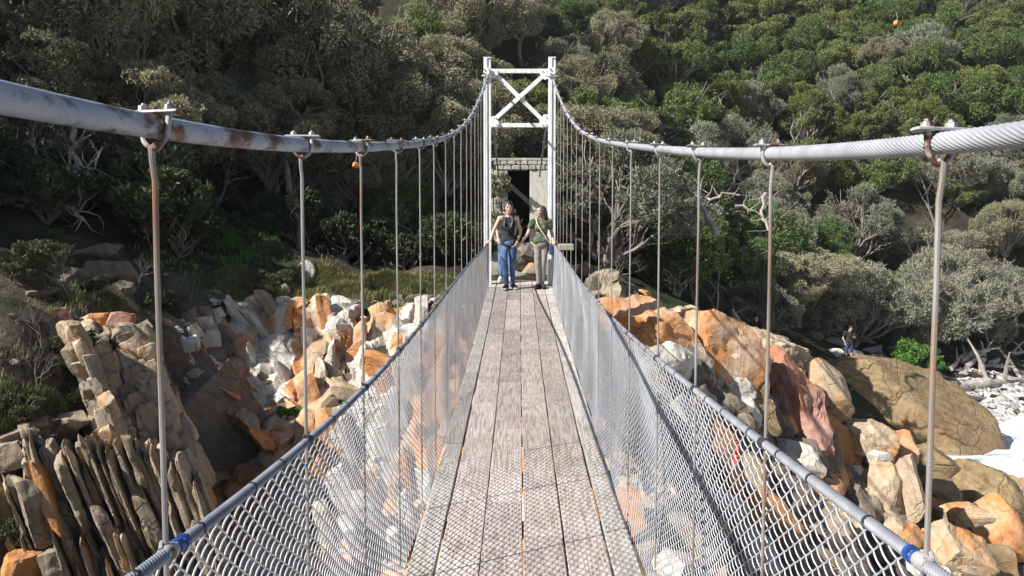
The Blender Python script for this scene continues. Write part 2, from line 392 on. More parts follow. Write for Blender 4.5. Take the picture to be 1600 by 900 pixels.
# sea water with surf
def build_water():
    n = 150
    u = np.linspace(-1, 1, n)
    xs = 26 + 150 * np.sinh(2.6 * u) / math.sinh(2.6); ys = 26 + 150 * np.sinh(2.6 * u) / math.sinh(2.6)
    X, Y = np.meshgrid(xs, ys)
    P = np.stack([X.ravel(), Y.ravel(), np.zeros(n * n)], 1)
    Z = 0.85 + 0.35 * fbm(P * 0.5, 3, 4) + 0.1 * fbm(P * 2.2, 8, 3)
    V = P.copy(); V[:, 2] = Z
    i = np.arange(n * n).reshape(n, n)
    Fc = np.stack([i[:-1, :-1].ravel(), i[:-1, 1:].ravel(), i[1:, 1:].ravel(), i[1:, :-1].ravel()], 1)
    m, b, N, L = new_mat('surf_water')
    ge = N('NewGeometry'); n1 = N('TexNoise', i_Scale=0.45, i_Detail=9.0, i_Roughness=0.62); L(ge.outputs['Position'], n1.inputs['Vector'])
    r1 = ramp(N, [(0.3, (0.15, 0.25, 0.36)), (0.38, (0.45, 0.56, 0.68)), (0.44, (0.88, 0.89, 0.9))]); L(n1.outputs[0], r1.inputs[0])
    L(r1.outputs[0], b.inputs['Base Color'])
    r2 = ramp(N, [(0.4, (0.1, 0.1, 0.1)), (0.5, (0.8, 0.8, 0.8))]); L(n1.outputs[0], r2.inputs[0]); L(r2.outputs[0], b.inputs['Roughness'])
    n2 = N('TexNoise', i_Scale=5.0, i_Detail=6.0); L(ge.outputs['Position'], n2.inputs['Vector'])
    bp = N('Bump', i_Strength=0.9, i_Distance=0.15); L(n2.outputs[0], bp.inputs['Height']); L(bp.outputs[0], b.inputs['Normal'])
    tag(link_mesh('water', np_mesh('water', V, Fc, m)), kind='structure')
build_water()

# ------------------------------------------------------------------ bridge
CX = 0.028; XL = -0.647; XR = 0.703; Y_T = 16.6
def poly_y(pts, deg):
    a = np.array([(p[1], p[2]) for p in pts]); return np.polyfit(a[:, 0], a[:, 1], deg)
def interp_curve(pts, deg=6):
    a = sorted((p[1], p[2]) for p in pts); ys = np.array([q[0] for q in a]); zs = np.array([q[1] for q in a])
    c = np.polyfit(ys, zs, deg, w=1.0 / ys) if deg > 4 else np.polyfit(ys, zs, deg)
    return lambda y: float(np.polyval(c, y)) if ys[0] <= y <= ys[-1] + 0.3 else float(np.polyval(c, ys[0]) + np.polyval(np.polyder(c), ys[0]) * (y - ys[0]))
cabL = interp_curve([at_x(px, py, XL) for px, py in [(0, 151), (125, 178), (250, 201), (360, 215), (477, 225), (567, 230), (622, 228.5), (658, 224), (680, 219.5), (700, 213), (720, 201), (738, 178), (752, 148), (762, 118)]])
cabR = interp_curve([at_x(px, py, XR) for px, py in [(1600, 208.5), (1500, 222), (1400, 231), (1290, 236.5), (1199, 239), (1088, 238.5), (1028, 233.5), (984, 228), (955, 221.5), (935, 217), (910, 209), (897, 193), (883, 170), (873, 150), (862.5, 118)]])
railL = interp_curve([at_x(px, py, XL) for px, py in [(220, 897), (277, 848), (407, 750), (480, 693), (533, 647), (570, 603), (640, 527), (700, 455), (740, 405), (760.5, 381)]], 4)
railR = interp_curve([at_x(px, py, XR) for px, py in [(1480, 905), (1412, 856), (1277, 759), (1183, 684), (1073, 597), (1017, 553), (950, 490), (900, 430), (863, 380)]], 4)
_dk = np.polyfit([4.35, 6.71, 9.27, 12.5, 16.0], [CAM_Z - 1.894, CAM_Z - 1.815, CAM_Z - 1.64, CAM_Z - 1.40, CAM_Z - 1.14], 2)
def deck(y):
    if y < 3: return float(np.polyval(_dk, 3)) - 0.0 * y
    return float(np.polyval(_dk, y))

def galv(name, c, rough=0.45, rust=None, metal=0.75, rlo=0.58, rhi=0.66, rscale=9.0, strech=(1, 1, 1), wear=None):
    m, b, N, L = new_mat(name)
    ge = N('NewGeometry'); mp = N('Mapping'); mp.inputs['Scale'].default_value = strech; L(ge.outputs['Position'], mp.inputs[0])
    n1 = N('TexNoise', i_Scale=14.0, i_Detail=5.0); L(mp.outputs[0], n1.inputs['Vector'])
    ca = np.array(c); r = ramp(N, [(0.3, tuple(ca * 0.8)), (0.7, tuple(np.minimum(ca * 1.12, 1)))]); L(n1.outputs[0], r.inputs[0])
    out = r.outputs[0]
    if rust:
        n2 = N('TexNoise', i_Scale=rscale, i_Detail=6.0, i_Roughness=0.65); L(mp.outputs[0], n2.inputs['Vector'])
        rr = ramp(N, [(rlo, (0, 0, 0)), (rhi, (1, 1, 1))]); L(n2.outputs[0], rr.inputs[0])
        n3 = N('TexNoise', i_Scale=40.0, i_Detail=4.0); L(mp.outputs[0], n3.inputs['Vector'])
        rc = ramp(N, [(0.35, tuple(np.array(rust) * 0.45)), (0.65, tuple(rust))]); L(n3.outputs[0], rc.inputs[0])
        mx = N('Mix'); mx.data_type = 'RGBA'; L(rr.outputs[0], mx.inputs[0]); L(out, mx.inputs[6]); L(rc.outputs[0], mx.inputs[7])
        out = mx.outputs[2]
        iv = N('Math', operation='MULTIPLY_ADD', i_1=-metal, i_2=metal); L(rr.outputs[0], iv.inputs[0]); L(iv.outputs[0], b.inputs['Metallic'])
    else: b.inputs['Metallic'].default_value = metal
    L(out, b.inputs['Base Color']); b.inputs['Roughness'].default_value = rough
    bp = N('Bump', i_Strength=0.15, i_Distance=0.004); L(n1.outputs[0], bp.inputs['Height']); L(bp.outputs[0], b.inputs['Normal'])
    return m
M['pipe'] = galv('painted_cable_sleeve_shaded', (0.31, 0.345, 0.42), 0.5, (0.12, 0.06, 0.042), 0.0, 0.5, 0.58, 8.0, (1, 0.6, 1.2))  # blue-grey base colour carries the shade on the cable's inner side
M['rope'] = galv('galvanised_rope', (0.44, 0.45, 0.48), 0.5, None, 0.3)
M['rope_dark'] = galv('handrail_rope_shaded', (0.24, 0.255, 0.3), 0.5, None, 0.4)  # left handrail's shaded side put into the colour; backstays share it
M['rope_mid'] = galv('handrail_rope_lit', (0.33, 0.34, 0.37), 0.5, None, 0.35)  # sunlit tone of the same rope put into the colour
M['rod'] = galv('suspender_steel', (0.33, 0.315, 0.3), 0.5, (0.27, 0.155, 0.085), 0.2, 0.48, 0.66, 5.0, (1, 1, 0.35))
M['clampm'] = galv('clamp_steel', (0.4, 0.395, 0.385), 0.55, (0.17, 0.085, 0.06), 0.2, 0.5, 0.58, 18.0)
M['wire'] = galv('mesh_wire', (0.6, 0.61, 0.64), 0.4, None, 0.5)
M['black'] = simple('black_tape', (0.03, 0.03, 0.035), 0.6)
M['blue'] = simple('blue_tape', (0.015, 0.06, 0.24), 0.5, var=0.6, scale=60)
M['paint'] = galv('white_steel_paint', (0.78, 0.78, 0.77), 0.5, (0.45, 0.3, 0.2), 0.0, 0.68, 0.74, 3.0, (1, 1, 0.3))
def wood_mat(name, c0, c1, c2):
    m, b, N, L = new_mat(name)
    tc = N('TexCoord'); oi = N('ObjectInfo')
    of = N('VectorMath', operation='SCALE'); of.inputs[0].default_value = (13.0, 41.0, 7.0); L(oi.outputs['Random'], of.inputs['Scale'])
    ad = N('VectorMath', operation='ADD'); L(tc.outputs['Object'], ad.inputs[0]); L(of.outputs[0], ad.inputs[1])
    mp = N('Mapping'); mp.inputs['Scale'].default_value = (9.0, 0.55, 3.0); L(ad.outputs[0], mp.inputs[0])
    n0 = N('TexNoise', i_Scale=1.1, i_Detail=2.0); L(mp.outputs[0], n0.inputs['Vector'])
    mu = N('Math', operation='MULTIPLY', i_1=19.0); L(n0.outputs[0], mu.inputs[0])
    sn = N('Math', operation='SINE'); m6 = N('Math', operation='MULTIPLY', i_1=4.2); L(mu.outputs[0], m6.inputs[0]); L(m6.outputs[0], sn.inputs[0])
    mp2 = N('Mapping'); mp2.inputs['Scale'].default_value = (90.0, 3.0, 20.0); L(ad.outputs[0], mp2.inputs[0])
    n1 = N('TexNoise', i_Scale=1.0, i_Detail=6.0); L(mp2.outputs[0], n1.inputs['Vector'])
    mm = N('Math', operation='MULTIPLY_ADD', i_1=0.16, i_2=0.0); L(sn.outputs[0], mm.inputs[0]); L(n1.outputs[0], mm.inputs[2])
    r = ramp(N, [(0.28, c0), (0.5, c1), (0.72, c2)]); L(mm.outputs[0], r.inputs[0])
    hs = N('HueSaturation'); L(r.outputs[0], hs.inputs['Color'])
    vv = N('MapRange'); vv.inputs[3].default_value = 0.76; vv.inputs[4].default_value = 1.14; L(oi.outputs['Random'], vv.inputs[0]); L(vv.outputs[0], hs.inputs['Value'])
    n4 = N('TexNoise', i_Scale=2.5, i_Detail=4.0); L(ad.outputs[0], n4.inputs['Vector'])
    r4 = ramp(N, [(0.3, (0.8, 0.78, 0.76)), (0.65, (1.05, 1.05, 1.05))]); L(n4.outputs[0], r4.inputs[0])
    mx = N('Mix'); mx.data_type = 'RGBA'; mx.blend_type = 'MULTIPLY'; mx.inputs[0].default_value = 0.9; L(hs.outputs[0], mx.inputs[6]); L(r4.outputs[0], mx.inputs[7])
    L(mx.outputs[2], b.inputs['Base Color']); b.inputs['Roughness'].default_value = 0.8; b.inputs['Specular IOR Level'].default_value = 0.25
    bp = N('Bump', i_Strength=0.4, i_Distance=0.004); L(mm.outputs[0], bp.inputs['Height']); L(bp.outputs[0], b.inputs['Normal'])
    return m
M['plank'] = wood_mat('weathered_plank', (0.34, 0.285, 0.25), (0.49, 0.425, 0.385), (0.58, 0.515, 0.475))
M['edge'] = wood_mat('pale_edge_plank', (0.34, 0.31, 0.28), (0.48, 0.45, 0.42), (0.57, 0.54, 0.51))  # edge boards greyer and slightly paler than the main planks

BR = empty('suspension_bridge', (CX, Y_T, deck(Y_T)))
tag(BR, 'narrow suspension footbridge with plank deck, chain link sides and a white steel tower', 'footbridge')
bridge_base = Vector(BR.location)
def bpart(name, mb, m, parent=BR, **kw):
    """mesh given in world coordinates, parented to the bridge"""
    o = mb.build(name, m, parent, **kw)
    root = Vector((0, 0, 0)); p = parent
    while p is not None: root += Vector(p.location); p = p.parent
    o.location = -root
    return o
def y_steps(y0, y1, near, far, ysplit=5.0):
    ys = []; y = y0
    while y < y1: ys.append(y); y += near if y < ysplit else far
    ys.append(y1); return ys

# main cables
mb = MB(); ys = y_steps(-2.5, Y_T, 0.12, 0.2)
mb.tube([(XL, y, cabL(y)) for y in ys], [0.0215 if y < 12 else 0.0215 + (y - 12) * 0.001 for y in ys], 20)
bpart('main_cable', mb, M['pipe'])
ys = y_steps(0.2, 3.6, 0.0055, 0.0055); mb = MB(); mb.tube([(XR, y, cabR(y)) for y in ys], 0.0184, 64, cap=False, twist=24.0, lobes=16, lobe_amp=0.07)
ys = [-2.5, -1.5, -0.5, 0.2]; mb.tube([(XR, y, cabR(y)) for y in ys], 0.0182, 24)
ys = y_steps(3.6, Y_T, 0.03, 0.1, 6.0); mb.tube([(XR, y, cabR(y)) for y in ys], 0.0182, 24, cap=False)
bpart('main_cable', mb, M['rope'])
# backstays down to the anchor behind the tower
for x, px in ((XL, 779), (XR, 843)):
    p0 = Vector((x, Y_T, cabL(Y_T) if x < 0 else cabR(Y_T))); p1 = at(px, 276, 20.15)
    mb = MB(); mb.tube([p0.lerp(p1, t) for t in np.linspace(0, 1, 8)], 0.022, 8)
    bpart('backstay_cable', mb, M['rope_dark'])
# handrail ropes
for X, rf in ((XL, railL), (XR, railR)):
    mb = MB(); ys = y_steps(0.6, 3.8, 0.005, 0.005); mb.tube([(X, y, rf(y)) for y in ys], 0.0126, 36, twist=-75.0 if X < 0 else 75.0, lobes=9, lobe_amp=0.16)
    ys = y_steps(3.8, Y_T, 0.05, 0.1, 6.0); mb.tube([(X, y, rf(y)) for y in ys], 0.0122, 14)
    bpart('handrail_cable', mb, M['rope_dark'] if X < 0 else M['rope_mid'])

# suspender rods with clamps
inv_l = [796.0 / d for d in (566, 336, 244, 189, 153, 131, 113, 101)]
hy_l = [1.41, 2.37, 3.26, 4.21, 5.2, 6.07, 7.04] + [7.04 + 0.94 * k for k in range(1, 10)]
hy_r = [1.337, 2.23, 3.12, 3.99, 5.02, 6.0, 6.97] + [6.97 + 0.94 * k for k in range(1, 10)]
rnd = random.Random(4)
def clamp_parts(X, y, zc, rc, side, parent_rod, seed):
    """U strap hooked under the cable with a plate and two nuts on top"""
    r = random.Random(seed); rb = 0.0052
    yaw = r.uniform(-0.35, 0.35); tilt = -0.15 + r.uniform(-0.1, 0.1)
    R = Euler((tilt, 0, yaw)).to_matrix()
    c = Vector((X, y, zc)); w = rc + rb
    pts = [Vector((-w, 0, rc + 0.012)), Vector((-w, 0, 0))]
    for a in range(0, 181, 20): pts.append(Vector((-w * math.cos(math.radians(a)), 0, -(w + 0.012) * math.sin(math.radians(a)))))
    pts += [Vector((w, 0, 0)), Vector((w, 0, rc + 0.012))]
    m1 = MB(); m1.tube([c + R @ p for p in pts], rb, 8); bpart('clamp_strap', m1, M['clampm'], parent_rod)
    m2 = MB(); m2.cbox(c + R @ Vector((0, 0, rc + 0.004)), (2 * w + 0.05, 0.022, 0.007), 0.002, R); bpart('clamp_plate', m2, M['clampm'], parent_rod)
    for s in (-1, 1):
        m3 = MB(); q = c + R @ Vector((s * w, 0, rc + 0.0078)); ax = R @ Vector((0, 0, 1))
        m3.tube([q, q + ax * 0.009], 0.0095, 6); m3.tube([q + ax * 0.009, q + ax * 0.014], 0.0045, 6)
        bpart('nut', m3, M['clampm'], parent_rod, smooth=False)
for side, X, hy, cf, rf, rc in ((-1, XL, hy_l, cabL, railL, 0.0215), (1, XR, hy_r, cabR, railR, 0.0185)):
    for i, y in enumerate(hy):
        zc = cf(y); zt = zc - rc - 0.016; zb = deck(y) - 0.08
        mb = MB(); n = 14; amp = 0.001 + 0.0025 * rnd.random(); ph = rnd.random() * 6
        o_ = side * 0.005
        pts = [(X - side * 0.006, y, zt - 0.004), (X + side * 0.001, y - 0.003, zt + 0.006), (X + o_, y - 0.006, zt), (X + o_, y - 0.004, zt - 0.025), (X + o_ * 0.6, y, zt - 0.06)]
        rad = [0.0058] * 3 + [0.0052] * 2
        for k in range(1, n + 1):
            t = k / n; z = (zt - 0.06) + (zb - (zt - 0.06)) * t
            xx = X + o_ * 0.6 + (side * 0.002) + amp * math.sin(ph + 5 * t) * min(1, 3 * t) * (1 - t)
            pts.append((xx, y + 0.5 * amp * math.cos(ph + 4 * t), z)); rad.append(0.005)
        mb.tube(pts, rad, 8)
        rod = bpart('suspender_rod', mb, M['rod'])
        clamp_parts(X, y, zc, rc, side, rod, 100 + i + (50 if side > 0 else 0))
        # collar where the rod passes the handrail
        m4 = MB(); z0 = rf(y); sl_ = (rf(y + 0.1) - rf(y - 0.1)) / 0.2; dv = Vector((0, 1, sl_)).normalized()
        q = Vector((X, y, z0)); m4.tube([q - dv * 0.022, q - dv * 0.012, q + dv * 0.012, q + dv * 0.022], [0.0132, 0.0165, 0.0165, 0.0132], 14)
        m4.tube([q + Vector((side * 0.005, -0.02, 0.014)), q + Vector((side * 0.012, 0, 0.02)), q + Vector((side * 0.006, 0.02, 0.012))], 0.004, 6)
        bpart('rail_clamp', m4, M['black'] if i else M['clampm'])
        if i == 0:
            for k in range(2):
                m5 = MB(); q = Vector((X, y + 0.015 + 0.024 * k + (0.02 if side < 0 else 0), 0)); q.z = rf(q.y)
                m5.tube([q - dv * 0.009, q + dv * 0.009], 0.0152 + 0.0006 * (k % 2), 14); bpart('blue_tape', m5, M['blue'])
    # ties holding the mesh to the rope
    y = 1.05; k = 0
    while y < 16.3:
        if min(abs(y - h) for h in hy) > 0.06:
            q = Vector((X, y, rf(y))); sl_ = (rf(y + 0.1) - rf(y - 0.1)) / 0.2; dv = Vector((0, 1, sl_)).normalized()
            m6 = MB(); m6.tube([q - dv * 0.004, q + dv * 0.004], 0.0150, 12); bpart('cable_tie', m6, M['black'])
        y += 0.23 + 0.04 * ((k * 7) % 3); k += 1

# chain link sides: interlocking zigzag wires
def chain_link(X, rf, side):
    """rows of zigzag wire running along the bridge, each hooked into the row below"""
    w = 0.0385; y0 = 0.7; y1 = Y_T - 0.08; K = 54; wr = 0.0025
    V = []; Fc = []; base = 0
    for (ya, yb, sub, sides) in ((y0, 5.5, 5, 4), (5.5, y1, 2, 3)):
        n = int(round((yb - ya) / w)); i0 = int(round((ya - y0) / w))
        s = np.arange(0, n * sub + 1) / sub
        k0 = np.floor(s + 1e-9).astype(int); f = s - k0
        ysm = ya + s * w
        zt = np.array([rf(q) for q in ysm]) - 0.004; zb = np.array([deck(q) for q in ysm]) + 0.014
        for i in range(K):
            t0 = (k0 + i0 + i) % 2; t1 = (k0 + 1 + i0 + i) % 2
            fs = 0.72 * f + 0.28 * (f * f * (3 - 2 * f)) if sub > 2 else f
            lat = t0 * (1 - fs) + t1 * fs
            row = i + lat * 1.08 - 0.04
            t = row / K
            z = zt + (zb - zt) * t
            bulge = (0.055 * np.sin(np.pi * t) + 0.014 * np.sin(1.3 * ysm + 4 * t) * np.sin(np.pi * t) + 0.008 * np.sin(4.1 * ysm + 2 * t)) * np.clip((17.5 - ysm) / 6, 0.35, 1)
            up = np.where(t1 > t0, 1, -1)
            dep = 0.0034 * up * np.sin(np.pi * f)
            x = X + side * bulge - side * 0.012 * t + dep
            y = ysm + 0.004 * np.sin(np.pi * 2 * f) * 0
            P = np.stack([x, y, z], 1)
            T = np.gradient(P, axis=0); T /= np.linalg.norm(T, axis=1)[:, None]
            U = np.cross(T, np.array([1.0, 0, 0])); U /= np.linalg.norm(U, axis=1)[:, None]
            Wv = np.cross(T, U); m = len(P)
            a = np.arange(sides) * 2 * np.pi / sides + 0.6
            R = P[:, None, :] + (wr if sides == 4 else wr * 1.3) * (U[:, None, :] * np.cos(a)[None, :, None] + Wv[:, None, :] * np.sin(a)[None, :, None])
            V.append(R.reshape(-1, 3))
            j = np.arange(m - 1)[:, None] * sides; k = np.arange(sides)[None, :]; k2 = (k + 1) % sides
            Fc.append(np.stack([j + k, j + k2, j + sides + k2, j + sides + k], -1).reshape(-1, 4) + base); base += m * sides
    me = np_mesh('chain_link_mesh', np.concatenate(V), np.concatenate(Fc), M['wire'])
    o = link_mesh('chain_link_mesh', me, BR); o.location = -bridge_base
    o['kind'] = 'stuff'
chain_link(XL, railL, -1)
chain_link(XR, railR, 1)

# planks
PW = 0.2505; lanes = [(CX - 2 * PW - 0.165, 0.16, 'edge')] + [(CX + (k - 2) * PW, PW, 'plank') for k in range(4)] + [(CX + 2 * PW + 0.005, 0.16, 'edge')]
rnd = random.Random(9)
for li, (x0, w, mk) in enumerate(lanes):
    y = -1.5 + rnd.uniform(0, 1.2) if mk == 'plank' else -1.2
    while y < Y_T + 0.35:
        ln = rnd.uniform(1.7, 3.3) if mk == 'plank' else 2.6
        ye = min(y + ln, Y_T + 0.4)
        if ye - y < 0.25: break
        mb = MB(); g = 0.0042 if mk == 'plank' else 0.004; th = 0.045; ch = 0.004
        dz = rnd.uniform(-0.003, 0.003) + (0.004 if mk == 'edge' else 0); sk = rnd.uniform(-0.0015, 0.0015)
        prof = [(x0 + g, -th), (x0 + g, -ch), (x0 + g + ch, 0), (x0 + w - g - ch, 0), (x0 + w - g, -ch), (x0 + w - g, -th)]
        ysn = np.linspace(y + 0.003, ye - 0.003, max(2, int((ye - y) / 0.4) + 1))
        V = []; c = ((x0 + w / 2), (y + ye) / 2, deck((y + ye) / 2))
        for yy in ysn:
            for (xx, zz) in prof: V.append((xx + sk * (yy - y) - c[0], yy - c[1], deck(yy) + zz + dz + 0.002 * math.sin(yy * 2.1 + li) - c[2]))
        Fc = [[5, 4, 3, 2, 1, 0], [len(V) - 6 + q for q in range(6)]]
        for s in range(len(ysn) - 1):
            for q in range(6): a = s * 6 + q; b_ = s * 6 + (q + 1) % 6; Fc.append([a, b_, b_ + 6, a + 6])
        mb.add(V, Fc)
        o = mb.build('deck_plank', M[mk], BR, smooth=False); o.location = Vector(c) - bridge_base
        y = ye
# nail heads along the boards
mb = MB(); rnd = random.Random(12); y = 3.2
while y < Y_T:
    for k in range(4):
        for q in (0.05, PW - 0.05):
            if rnd.random() < 0.85:
                p = Vector((CX + (k - 2) * PW + q + rnd.uniform(-.008, .008), y + rnd.uniform(-.012, .012), 0)); p.z = deck(p.y) + 0.0015
                mb.tube([p - Vector((0, 0, .006)), p + Vector((0, 0, .0022))], 0.0052, 7)
    y += 0.47
o = bpart('nail_heads', mb, M['clampm']); o['kind'] = 'stuff'
# cross beams under the deck
for i, (yl, yr) in enumerate(zip(hy_l, hy_r)):
    mb = MB(); yy = (yl + yr) / 2; mb.box((CX, yy, deck(yy) - 0.1), (1.42, 0.09, 0.09)); bpart('cross_beam', mb, M['bark'], smooth=False)

# tower
def steel_tower():
    d0 = deck(Y_T)
    tw = empty('tower', (0, 0, 0)); tw.parent = BR
    zt = at(810, 97, Y_T).z; zfoot = H(CX, Y_T) - 0.6
    for px in (762.3, 861.5):
        X = at(px, 300, Y_T).x
        mb = MB(); zc = (zt + zfoot) / 2; hz = zt - zfoot
        mb.cbox((X - 0.037, Y_T - 0.02, zc), (0.074, 0.15, hz), 0.004)
        mb.cbox((X + 0.0385, Y_T, zc - 0.01), (0.071, 0.15, hz - 0.02), 0.004)
        post = bpart('post', mb, M['paint'], tw)
        # cap, saddle and bolts
        m1 = MB(); m1.cbox((X, Y_T, zt + 0.012), (0.155, 0.19, 0.024), 0.004); bpart('cap_plate', m1, M['paint'], tw)
        zs = at(px, 118, Y_T).z; sx = -1 if px < 800 else 1
        m2 = MB(); m2.cbox((X + sx * 0.01, Y_T - 0.12, zs), (0.13, 0.1, 0.14), 0.012); m2.cbox((X + sx * 0.01, Y_T - 0.12, zs - 0.085), (0.2, 0.07, 0.03), 0.008)
        bpart('cable_saddle', m2, M['paint'], tw)
        for k in range(4):
            m3 = MB(); q = Vector((X + sx * 0.01 + (-0.055 if k % 2 else 0.055), Y_T - 0.17, zs + (0.04 if k < 2 else -0.045))); m3.tube([q, q + Vector((0, -0.025, 0))], 0.016, 6); bpart('bolt', m3, M['clampm'], tw, smooth=False)
    xa = at(768.5, 300, Y_T).x; xb = at(855, 300, Y_T).x
    for py in (115.8, 198.2):
        z = at(810, py, Y_T).z; mb = MB(); mb.cbox(((xa + xb) / 2, Y_T - 0.03, z), (xb - xa, 0.05, 0.085), 0.004)
        mb.box(((xa + xb) / 2, Y_T + 0.015, z + 0.035), (xb - xa, 0.05, 0.012)); bpart('crossbeam', mb, M['paint'], tw)
    def brace(pa, pb, yo):
        a = at(*pa, Y_T); b = at(*pb, Y_T); a.y = b.y = Y_T + yo; d = b - a
        R = Matrix.Rotation(-math.atan2(d.z, d.x), 3, 'Y'); mb = MB(); mb.cbox((a + b) / 2, (d.length, 0.02, 0.085), 0.003, R)
        mb.box((a + b) / 2 + R @ Vector((0, 0.028, 0.035)), (d.length, 0.036, 0.012), R)
        bpart('brace', mb, M['paint'], tw)
    brace((774, 189), (852, 120), -0.075); brace((774, 119), (850, 193), -0.036)
    def gusset(pxs, yo):
        P = [at(px, py, Y_T) for px, py in pxs]; n = len(P); V = [(p.x, Y_T + yo, p.z) for p in P] + [(p.x, Y_T + yo + 0.014, p.z) for p in P]
        mb = MB(); mb.add(V, [list(range(n)), list(range(2 * n - 1, n - 1, -1))] + [[k, k + n, (k + 1) % n + n, (k + 1) % n] for k in range(n)])
        bpart('gusset_plate', mb, M['paint'], tw, smooth=False)
    gusset([(843, 113), (857, 113), (857, 127), (850, 130), (843, 122)], -0.093)
    gusset([(849, 182), (857, 182), (857, 201), (842, 201), (842, 192)], -0.093)
    gusset([(767, 113), (776, 113), (779, 121), (772, 128), (767, 126)], -0.093)
    gusset([(767, 186), (774, 184), (780, 194), (780, 201), (767, 201)], -0.093)
    for px, py in [(847, 117), (853, 117), (852, 123), (847, 198), (853, 198), (853, 187), (777, 198), (775, 188), (771, 117), (771, 123), (811.5, 156)]:
        p = at(px, py, Y_T); p.y = Y_T - 0.096; mb = MB(); mb.tube([p, p + Vector((0, -0.014, 0))], 0.011, 6); bpart('bolt', mb, M['clampm'], tw, smooth=False)
    # footing block under the deck end
    mb = MB(); zb = H(CX, Y_T + 0.3) - 0.8; zt2 = deck(Y_T) - 0.06
    mb.cbox((CX, Y_T + 0.55, (zb + zt2) / 2), (1.7, 0.9, zt2 - zb), 0.02); bpart('footing', mb, M['dark'])
    return tw
steel_tower()

# ------------------------------------------------------------------ rocks
def cube_base(n=11, rnd_=0.16):
    """subdivided cube with softly rounded corners"""
    idx = {}; V = []; Fc = []
    def vid(p):
        if p not in idx: idx[p] = len(V); V.append(p)
        return idx[p]
    for ax in range(3):
        for s in (0, n):
            for i in range(n):
                for j in range(n):
                    q = []
                    for (a, b) in ((i, j), (i + 1, j), (i + 1, j + 1), (i, j + 1)):
                        p = [0, 0, 0]; p[ax] = s; p[(ax + 1) % 3] = a; p[(ax + 2) % 3] = b; q.append(vid(tuple(p)))
                    if s == 0: q.reverse()
                    Fc.append(q)
    V = np.array(V, float) / n * 2 - 1
    S = V / np.linalg.norm(V, axis=1)[:, None]
    V = V * (1 - rnd_) + S * rnd_ * 1.25
    return V / np.abs(V).max(), np.array(Fc)
CUB = {2: cube_base(5), 3: cube_base(8), 4: cube_base(13), 5: cube_base(24)}
def rock_geo(seed, size, sub=4, boxy=0.0, facets=14, rough=0.09, grooves=0.0, gfreq=5.0, gaxis=(1, 0, 0), taper=0.0, steps=0.0):
    """boulder: a sphere or block cut by planes, roughened and grooved; size = half extents in metres"""
    r = np.random.RandomState(seed)
    sz = np.array(size, float)
    if boxy:
        V, Fc = CUB[sub]; V = V.copy()
        sh = r.uniform(-0.22, 0.22, 4)
        V[:, 0] += sh[0] * V[:, 2]; V[:, 1] += sh[1] * V[:, 2]; V[:, 2] += sh[2] * V[:, 0]
        V[:, 0] *= 1 - 0.18 * r.rand() * (V[:, 2] + 1) * 0.5
        for _ in range(facets + 5):
            n = r.normal(0, 1, 3); n /= np.linalg.norm(n); o = r.uniform(0.72, 0.98) * np.abs(V @ n).max()
            d = V @ n - o; V -= np.where(d > 0, d, 0)[:, None] * n
    else:
        V, Fc = ICO[sub]; V = V.copy()
        for _ in range(int(facets * 1.4) + 6):
            n = r.normal(0, 1, 3); n[2] *= 0.8; n /= np.linalg.norm(n); o = r.uniform(0.5, 0.86)
            d = V @ n - o; V -= np.where(d > 0, d, 0)[:, None] * n
    V -= (V.max(0) + V.min(0)) / 2; mx = np.abs(V).max(0); V /= np.where(mx > 0, mx, 1)
    if taper: V[:, :2] *= (1 - taper * (V[:, 2:3] * 0.5 + 0.5))
    P = V * sz
    nrm = V / np.linalg.norm(V, axis=1)[:, None]
    k = 1.0 / max(0.25, sz.mean()); off = r.uniform(0, 50, 3); sm = min(sz)
    amp = rough * (0.55 * sm + 0.25 * sz.mean())
    d = amp * (1.3 * fbm(P * k * 1.1 + off, seed, 3) + 0.9 * (np.abs(fbm(P * k * 2.6 + off, seed + 7, 3)) * -2 + 0.5))
    # flat chips: stepped cellular offsets give broken facets
    cell = np.floor((P + 0.25 * sm * fbm(P * k * 2 + off, seed + 21, 1)[:, None]) * k * 2.2 + off)
    d = d + amp * 0.55 * (_hash(cell[:, 0].astype(int), cell[:, 1].astype(int), cell[:, 2].astype(int), seed) - 0.5)
    if sub >= 4: d = d + amp * 0.45 * fbm(P * k * 9 + off, seed + 11, 2)
    if grooves:
        g = np.array(gaxis, float); g /= np.linalg.norm(g)
        c = P @ g + 0.25 * sm * fbm(P * k * 1.3 + off, seed + 3, 2)
        n1 = vnoise(np.stack([c * gfreq, np.zeros_like(c), np.zeros_like(c)], 1) + off, seed + 5)
        n2 = vnoise(np.stack([c * gfreq * 2.7, np.zeros_like(c), np.zeros_like(c)], 1) + off, seed + 6)
        d = d + grooves * sm * (np.tanh(n1 * 3.0) * 0.7 + 0.4 * n2)
    P = P + nrm * d[:, None]
    if steps:
        c = P[:, 2] + 0.15 * sm * fbm(P * k * 1.5 + off, seed + 4, 2)
        n1 = vnoise(np.stack([c * 3.5 / sz[2], np.zeros_like(c), np.zeros_like(c)], 1) + off, seed + 9)
        P[:, :2] *= (1 + steps * np.tanh(n1 * 4))[:, None]
    return P, Fc
def make_rock(name, loc, size, mat, seed, rot=(0, 0, 0), parent=None, sharp=26, **kw):
    P, Fc = rock_geo(seed, size, **kw)
    me = np_mesh(name, P, Fc, M[mat], True, sharp)
    return link_mesh(name, me, parent, loc=loc, rot=rot)
